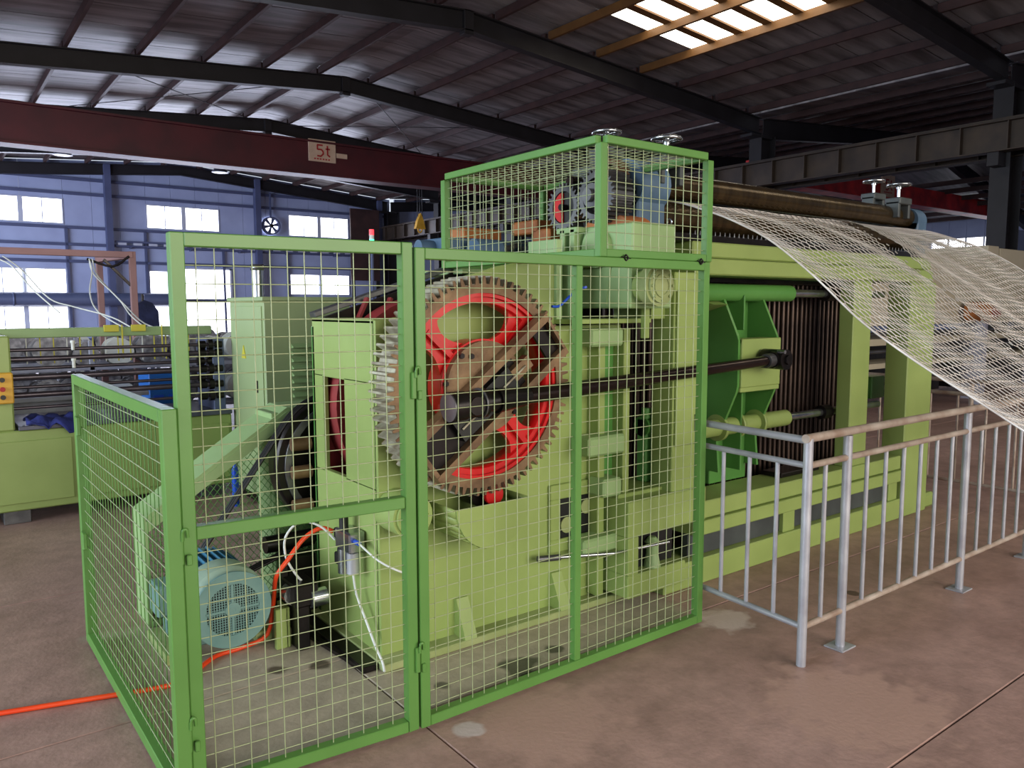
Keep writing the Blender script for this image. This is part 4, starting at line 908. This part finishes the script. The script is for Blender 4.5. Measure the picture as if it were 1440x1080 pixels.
# second layer wrapped round rear/top rollers
b = MB()
for k in range(60):
    x = 3.42+k*.0475
    for j in range(7):
        a0 = math.radians(-10+24*j); a1 = a0+math.radians(24); rr = .076
        x2 = x+(.024 if j % 2 else -.024)*(-1)**j
        p = Vector((x+(.0237 if j % 2 else 0), 3.42-rr*math.cos(a0), 2.36+rr*math.sin(a0))); q = Vector((x+(0 if j % 2 else .0237), 3.42-rr*math.cos(a1), 2.36+rr*math.sin(a1)))
        b.cyl(p, q, .0022, n=4, caps=False)
tag(b.obj('wrapped_netting', 'net'), 'netting wrapped over the rear bronze roller behind the top roller', 'netting')

# ================================================================== DRIVE MOTOR, GUARD, BELTS
t = thing('electric_motor', (1.07, 3.9, 0), 'teal electric motor with round fan grille inside the fence', 'motor')
mx, mz = 1.07, .265
MB().cyl((mx, 3.62, mz), (mx, 3.76, mz), .185, n=40, caps=False).cyl((mx, 3.56, mz), (mx, 3.62, mz), .155, .185, n=40, caps=False).ring((mx, 3.556, mz), (mx, 3.562, mz), .157, .125, 40).obj('fan_cover', 'tealside', t)
MB().ring((mx, 3.545, mz), (mx, 3.558, mz), .178, .122, 44).obj('cover_face', 'teal', t)
g = MB(); k = -.118
while k < .12:
    h = math.sqrt(max(0, .122**2-k*k)); g.bar((mx+k, 3.552, mz-h), (mx+k, 3.552, mz+h), .0045, .003, 0); g.bar((mx-h, 3.552, mz+k), (mx+h, 3.552, mz+k), .0045, .003, 0); k += .0118
g.obj('grille', 'teal', t); MB().cyl((mx, 3.545, mz), (mx, 3.556, mz), .034, n=20).ring((mx, 3.543, mz), (mx, 3.546, mz), .02, .012, 16).obj('grille_hub', 'teal', t)
MB().box((mx-.006, 3.547, mz-.12), (mx+.006, 3.556, mz+.12), .001).box((mx-.12, 3.547, mz-.006), (mx+.12, 3.556, mz+.006), .001).obj('grille_spokes', 'teal', t)
MB().cyl((mx, 3.60, mz), (mx, 3.615, mz), .12, n=24).obj('fan_disc', 'black', t)
MB().cyl((mx, 3.76, mz), (mx, 4.02, mz), .152, n=32).obj('stator', 'finblue', t)
for k in range(22):
    a = math.radians(-30+k*240/21); c_, s_ = math.cos(a), math.sin(a)
    R_ = Matrix.Rotation(-a+PI/2, 3, 'Y')
    MB().box((-.003, 3.765, .148), (.003, 4.015, .182), .001, Matrix.Rotation(PI/2-a, 3, 'Y'), (0, 0, 0)).obj('cooling_fin', 'finblue', t)
for o in [x for x in bpy.data.objects if x.parent == t and x.name.startswith('cooling_fin')]: o.location = Vector((mx, 0, mz))
MB().cyl((mx, 4.015, mz), (mx, 4.06, mz), .175, .12, n=32).obj('end_bell', 'teal', t); MB().cyl((mx, 4.06, mz), (mx, 4.14, mz), .025, n=16).obj('shaft', 'steel', t)
MB().cyl((mx, 4.03, mz), (mx, 4.11, mz), .075, n=24).obj('motor_pulley', 'dark', t)
MB().box((mx-.27, 3.80, mz-.06), (mx-.16, 3.95, mz+.09), .008).obj('terminal_box', 'teal', t)
MB().box((mx-.20, 3.74, .05), (mx+.20, 3.80, .13), .006).box((mx-.20, 3.96, .05), (mx+.20, 4.02, .13), .006).box((mx-.14, 3.76, .1), (mx+.14, 4.0, .15), .006).obj('feet', 'teal', t)
MB().box((mx-.26, 3.72, 0), (mx-.18, 4.1, .05), .004).box((mx+.16, 3.72, 0), (mx+.24, 4.1, .05), .004).each('slide_rail', 'green_dusty', t)
t = thing('motor_bracket', (1.34, 3.62, 0), 'small yellow-green upright bracket at the right side of the motor', 'bracket')
MB().box((1.28, 3.58, 0), (1.34, 3.61, .20), .003).box((1.33, 3.58, 0), (1.35, 3.70, .20), .003).obj('plate', 'green', t)
for i, dy in enumerate((0, .025, .05)):
    b = MB(); yb = 4.04+dy; c1 = Vector((mx, yb, mz)); c2 = Vector((1.83, yb, .80)); r1, r2 = .078, .374
    dd = (c2-c1); D = dd.length; al = math.atan2(dd.z, dd.x); be = math.asin((r2-r1)/D); pts = []
    a_t = al+PI/2+be; a_b = al-PI/2-be
    for k in range(13): a = a_t+(2*PI-(a_t-a_b))*k/12; pts.append(c1+Vector((math.cos(a), 0, math.sin(a)))*r1)
    for k in range(33): a = a_b+(a_t-a_b)*k/32; pts.append(c2+Vector((math.cos(a), 0, math.sin(a)))*r2)
    pts.append(pts[0]); b.tube(pts, .009, 6, 1)
    tag(b.obj('drive_belt', 'black'), ('nearest', 'middle', 'rearmost')[i]+' of three black V-belts between motor and big pulley', 'belt', 'black V-belts of the main drive')
# mesh sided belt guard
t = thing('belt_guard', (1.35, 4.4, 0), 'pale green sloping belt guard with expanded mesh side', 'guard')
ya, yb = 4.24, 4.52
b = MB(); b.prism([(.86, .56), (1.62, 1.07), (1.62, 1.09), (.86, .585)], 'y', ya, yb); b.prism([(1.62, 1.07), (1.95, 1.07), (1.95, 1.09), (1.62, 1.09)], 'y', ya, yb); b.obj('top_cover', 'lgreen', t)
MB().box((.85, ya, 0), (.87, yb, .58), .003).obj('end_cover', 'lgreen', t)
MB().prism([(.86, .50), (1.63, 1.01), (1.95, 1.01), (1.95, 1.07), (1.62, 1.07), (.86, .56)], 'y', ya-.006, ya).obj('front_lip', 'lgreen', t)
MB().box((1.53, ya+.01, 0), (1.93, yb-.01, 1.06), .005).obj('pedestal', 'lgreen', t)
MB().box((1.525, ya+.05, .1), (1.531, yb-.05, .95), .002).obj('pedestal_door', 'lgreen', t)
MB().box((.87, ya-.003, 0), (1.95, ya+.02, .035), .003).box((1.93, ya-.003, 0), (1.95, ya+.02, 1.05), .003).obj('bottom_frame', 'lgreen', t)
b = MB()
def zt(x): return 1.03 if x > 1.62 else .52+(x-.87)*.68
for sgn in (1, -1):
    c0 = -1.2
    while c0 < 2.4:
        # line z = sgn*1.25*(x-.87)+c0
        seg = []
        for k in range(45):
            x = .87+1.06*k/44; z = (1.25*(x-.87)+c0) if sgn > 0 else (-1.25*(x-.87)+c0)
            if .03 < z < zt(x): seg.append((x, z))
        if len(seg) > 2: b.cyl((seg[0][0], ya, seg[0][1]), (seg[-1][0], ya, seg[-1][1]), .0018, n=4, caps=False)
        c0 += .046
o = b.obj('expanded_mesh', 'green_deep', t, 'stuff')
tag(MB().cyl((2.02, 6.5, 0), (2.02, 6.5, .30), .028, n=16).cyl((2.02, 6.5, .30), (2.02, 6.5, .35), .028, .012, n=16).obj('blue_bottle', 'bluep'), 'bright blue slim bottle standing on the floor by the electrical cabinet', 'bottle')

# air regulator, hoses, valve
t = thing('air_regulator', (1.57, 3.36, .42), 'silver air filter regulator with black knob on the gearbox end', 'regulator')
MB().box((1.53, 3.28, .50), (1.615, 3.44, .60), .008).obj('body', 'steel', t); MB().cyl((1.56, 3.40, .60), (1.56, 3.40, .67), .022, n=16).obj('knob', 'black', t)
MB().cyl((1.56, 3.40, .38), (1.56, 3.40, .50), .032, .034, n=16).obj('bowl', 'steel', t); MB().cyl((1.56, 3.31, .40), (1.56, 3.31, .50), .028, n=16).obj('bowl', 'galv', t)
MB().box((1.55, 3.44, .53), (1.60, 3.50, .58), .005).box((1.55, 3.47, .40), (1.6, 3.5, .46), .005).each('side_port', 'black', t); MB().cyl((1.56, 3.28, .56), (1.56, 3.24, .56), .012, n=10).obj('fitting', 'bluep', t)
t = thing('solenoid_valve', (1.36, 3.62, .2), 'oily black and silver valve body beside the orange hose', 'valve')
MB().cyl((1.36, 3.54, .27), (1.36, 3.60, .27), .05, n=18).cyl((1.42, 3.5, .25), (1.5, 3.5, .25), .045, n=16).each('end_cap', 'steel', t); MB().box((1.34, 3.48, .22), (1.46, 3.66, .33), .008).obj('body', 'dark', t); MB().box((1.36, 3.5, 0), (1.42, 3.6, .22), .006).obj('stand', 'dark', t)
tag(MB().tube([(1.55, 3.50, .56), (1.50, 3.54, .575), (1.42, 3.56, .53), (1.34, 3.55, .45), (1.28, 3.56, .37), (1.30, 3.66, .22), (1.27, 3.68, .05), (1.15, 3.69, .012), (1.02, 3.67, .012), (.9, 3.57, .012), (.79, 3.50, .012), (.62, 3.535, .012), (.4, 3.60, .012), (.16, 3.67, .012), (-.2, 3.78, .012), (-.8, 3.9, .012)], .011, 8).obj('air_hose', 'orange'), 'orange air hose from the regulator out across the floor at left', 'hose')
tag(MB().tube([(1.54, 3.46, .53), (1.48, 3.50, .60), (1.40, 3.55, .62), (1.34, 3.58, .55), (1.34, 3.58, .45), (1.38, 3.56, .36), (1.42, 3.56, .31)], .006, 7).obj('white_tube', 'white'), 'white plastic tube looping left of the air regulator', 'tube')
tag(MB().tube([(1.56, 3.24, .56), (1.60, 3.12, .50), (1.68, 3.05, .45), (1.78, 3.12, .40)], .005, 7).obj('white_tube', 'white'), 'white plastic tube running right from the regulator fitting', 'tube')
tag(MB().tube([(1.56, 3.31, .40), (1.57, 3.30, .30), (1.575, 3.22, .2), (1.575, 3.12, .10), (1.58, 3.07, .05), (1.57, 3.03, .02)], .006, 7).obj('white_tube', 'white'), 'white plastic tube drooping below the regulator to the floor', 'tube')
b = MB().bar((1.52, 3.1, .012), (1.44, 3.9, .012), .03, .022); tag(b.obj('steel_channel', 'dark'), 'dark steel channel lying along the foot of the gearbox', 'channel')
tag(MB().box((1.1, 4.12, .0), (1.62, 4.20, .05), .004).box((1.52, 3.96, 0), (1.66-.09, 4.2, .05), .004).obj('base_channel', 'dark'), 'dark base channel under the belt pulley', 'channel')

# ================================================================== MESH FENCES
def panel(t, p0, p1, z0, z1, w_=.04, mids_z=(), mids_u=(), grid=.0585, shrink=0, nm='frame_bar', wob=.0, ma='fence', ends=True, vma='wire'):
    p0 = Vector((*p0, 0)); p1 = Vector((*p1, 0)); d = (p1-p0); L = d.length; d.normalize(); up = Vector((0, 0, 1)); h = w_/2
    a = p0+d*h; c = p1-d*h
    if ends: sqbar(t, a+up*z0, a+up*z1, w_, ma, nm); sqbar(t, c+up*z0, c+up*z1, w_, ma, nm)
    sqbar(t, a+d*h+up*(z1-h), c-d*h+up*(z1-h), w_, ma, nm); sqbar(t, a+d*h+up*(z0+h), c-d*h+up*(z0+h), w_, ma, nm)
    for z in mids_z: sqbar(t, a+d*h+up*z, c-d*h+up*z, w_, ma, nm)
    for uu in mids_u: sqbar(t, p0+d*uu+up*(z0+w_), p0+d*uu+up*(z1-w_), w_*.85, ma, nm)
    n = Vector((d.y, -d.x, 0))*.003; k = grid
    x = w_+grid*.6
    while x < L-w_-.01:
        j = random.uniform(-wob, wob); wire(t, p0+d*(x+j)+n+up*(z0+w_*.5), p0+d*(x-j)+n+up*(z1-w_*.5), ma=vma); x += grid
    z = z0+w_+grid*.5
    while z < z1-w_-.01:
        j = random.uniform(-wob, wob); wire(t, p0+d*w_*.5-n+up*(z+j), p1-d*w_*.5-n+up*(z-j)); z += grid
def hinge(t, p, ax=1):
    p = Vector(p); b = MB()
    b.box((p.x-.022*ax, p.y-.034, p.z-.05), (p.x-.004*ax, p.y-.02, p.z+.05), .003); b.box((p.x+.004, p.y-.034, p.z-.055), (p.x+.022, p.y-.02, p.z-.02), .003)
    b.tube([(p.x-.008, p.y-.036, p.z+.03), (p.x-.006, p.y-.038, p.z+.065), (p.x+.006, p.y-.038, p.z+.065), (p.x+.008, p.y-.036, p.z+.04)], .006, 6, 3)
    return b.obj('hinge_latch', 'fence', t)
t = thing('mesh_gate', (1.04, 2.58, 0), 'green wire mesh gate with a middle rail, left half of the front fence', 'gate')
panel(t, (.632, 2.615), (1.455, 2.545), .015, 1.885, .044, mids_z=(.92,), wob=.0015)
hinge(t, (.632, 2.60, .88)); hinge(t, (.632, 2.60, .25)); hinge(t, (1.46, 2.545, 1.36)); hinge(t, (1.46, 2.545, .30))
t = thing('mesh_fence_panel', (2.3, 2.55, 0), 'green wire mesh fence panel in front of the red-spoked gear', 'fence panel')
panel(t, (1.462, 2.54), (3.155, 2.555), .015, 1.868, .042, mids_u=(.82,), grid=.0585, wob=.0015)
t = thing('mesh_fence_panel', (.6, 3.4, 0), 'low green wire mesh side panel running back at left', 'fence panel')
panel(t, (.602, 2.565), (.585, 4.24), .015, 1.335, .046, grid=.0585, wob=.003, vma='fence')
b = MB(); b.box((.555, 4.12, 1.05), (.575, 4.18, 1.14), .004).box((.555, 4.12, .50), (.575, 4.18, .58), .004); b.each('hinge_latch', 'fence', t)
# cage on top
t = thing('mesh_cage', (2.78, 3.2, 1.87), 'green mesh cage box over the roller gears atop the fence', 'cage')
CX0, CX1, CY0, CY1, CZ0, CZ1 = 2.432, 3.155, 2.56, 3.84, 1.87, 2.40; w_ = .036; M['cagepale'] = M['fence']
for (x, y) in ((CX0, CY0), (CX1, CY0), (CX0, CY1), (CX1, CY1)): sqbar(t, (x, y, CZ0), (x, y, CZ1-w_), .04)
for z in (CZ0+.0, CZ1-w_/2):
    sqbar(t, (CX0+.02, CY0, z+(.018 if z < 2 else 0)), (CX1-.02, CY0, z+(.018 if z < 2 else 0)), w_); sqbar(t, (CX0, CY0+.02, z+(.018 if z < 2 else 0)), (CX0, CY1-.02, z+(.018 if z < 2 else 0)), w_)
    sqbar(t, (CX0+.02, CY1, z+(.018 if z < 2 else 0)), (CX1-.02, CY1, z+(.018 if z < 2 else 0)), w_); sqbar(t, (CX1, CY0+.02, z+(.018 if z < 2 else 0)), (CX1, CY1-.02, z+(.018 if z < 2 else 0)), w_)
g_ = .056
x = CX0+g_*.7
while x < CX1-.02:
    wire(t, (x, CY0, CZ0), (x, CY0, CZ1-.02)); wire(t, (x, CY1, CZ0), (x, CY1, CZ1-.02)); wire(t, (x, CY0, CZ1-.012), (x, CY1, CZ1-.012)); x += g_
y = CY0+g_*.7
while y < CY1-.02:
    wire(t, (CX0, y, CZ0), (CX0, y, CZ1-.02)); wire(t, (CX0, y, CZ1-.016), (CX1, y, CZ1-.016)); y += g_
z = CZ0+g_
while z < CZ1-.04:
    wire(t, (CX0, CY0+.004, z), (CX1, CY0+.004, z)); wire(t, (CX0+.004, CY0, z), (CX0+.004, CY1, z)); wire(t, (CX0, CY1-.004, z), (CX1, CY1-.004, z)); z += g_
for x in (2.56, 3.08): MB().tube([(x, 2.53, 1.855), (x+.012, 2.527, 1.868), (x, 2.53, 1.882), (x-.012, 2.527, 1.868), (x, 2.53, 1.855)], .004, 5).tube([(x-.03, 2.53, 1.872), (x+.03, 2.53, 1.866)], .003, 5, 1).obj('wire_tie', 'dark', t)

# indicator lights far behind, above the gate
t = thing('stack_light', (4.6, 9, 0), 'thin signal mast with red, white and green lamps above the gate', 'signal lamp')
MB().cyl((4.6, 9, 0), (4.6, 9, 2.44), .02, n=10).obj('mast', 'girt', t); MB().cyl((4.6, 9, 2.55), (4.6, 9, 2.62), .03, n=12).obj('lamp', 'glow_r', t, label='red signal lamp'); MB().cyl((4.6, 9, 2.5), (4.6, 9, 2.55), .03, n=12).obj('lamp', 'white', t, label='white signal lamp'); MB().cyl((4.6, 9, 2.44), (4.6, 9, 2.5), .03, n=12).obj('lamp', 'glow_g', t, label='green signal lamp')
t = thing('signal_lamp', (5.03, 9, 0), 'single small green signal lamp on a mast right of the stack light', 'signal lamp')
MB().cyl((5.03, 9, 0), (5.03, 9, 2.41), .02, n=10).obj('mast', 'girt', t); MB().cyl((5.03, 9, 2.41), (5.03, 9, 2.46), .03, n=12).obj('lamp', 'glow_g', t)

# ================================================================== RAILINGS
def pipe(t, p, q, r, ma, name): return inst('p%g' % r, name, ma, t, p, q, lambda L: MB().cyl((0, 0, 0), (0, 0, L), r, n=14))
t = thing('pipe_railing', (4.2, 1.955, 0), 'galvanised pipe railing in front of the machine, cornering to the fence', 'railing')
Y0 = 1.955
pipe(t, (3.145, Y0, 0), (3.145, Y0, 1.06), .0215, 'galv', 'post')
for x in (3.475, 4.75, 5.72, 6.95):
    pipe(t, (x, Y0, 0), (x, Y0, 1.04), .0215, 'galv', 'post')
    MB().box((x-.06, Y0-.05, 0), (x+.06, Y0+.05, .008), .002).obj('base_plate', 'galv', t)
pipe(t, (3.12, Y0, 1.06), (7.2, Y0, 1.06), .020, 'galvold', 'top_rail'); pipe(t, (3.16, Y0, .935), (7.2, Y0, .935), .0155, 'galvold', 'middle_rail'); pipe(t, (3.16, Y0, .185), (7.2, Y0, .185), .0155, 'galvold', 'bottom_rail')
xs_ = [3.29]+[3.475+(4.75-3.475)*k/7 for k in range(1, 7)]+[4.75+(5.72-4.75)*k/5 for k in range(1, 5)]+[5.72+1.23*k/7 for k in range(1, 7)]
for x in xs_: pipe(t, (x, Y0, .185), (x, Y0, .935), .0105, 'galv', 'baluster')
pipe(t, (3.145, Y0, 1.05), (3.2, 2.62, 1.05), .018, 'galv', 'top_rail'); pipe(t, (3.145, Y0, .935), (3.2, 2.62, .935), .0145, 'galv', 'middle_rail'); pipe(t, (3.145, Y0, .185), (3.2, 2.62, .185), .0145, 'galv', 'bottom_rail')
for k in range(1, 4): pipe(t, (3.145+.015*k, Y0+.165*k, .185), (3.145+.015*k, Y0+.165*k, .935), .0105, 'galv', 'baluster')
pipe(t, (3.195, 2.62, 0), (3.195, 2.62, 1.05), .018, 'galv', 'post')
MB().box((3.185, 2.595, 1.0), (3.215, 2.645, 1.09), .004).obj('clamp', 'steel', t)
t = thing('rear_railing', (7.45, 2.5, 0), 'second pipe railing running back beyond the end of the machine', 'railing')
pipe(t, (7.45, .9, .86), (7.45, 5.2, .86), .018, 'galvold', 'middle_rail'); pipe(t, (7.45, .9, .98), (7.45, 5.2, .98), .018, 'galvold', 'top_rail'); pipe(t, (7.45, .9, .06), (7.45, 5.2, .06), .016, 'galvold', 'bottom_rail')
for k in range(5): pipe(t, (7.45, .95+1.05*k, 0), (7.45, .95+1.05*k, .98), .02, 'galvold', 'post')
for k in range(18): 
    y = 1.0+.24*k; pipe(t, (7.45, y, .06), (7.45, y, .86), .0105, 'galvold', 'baluster')
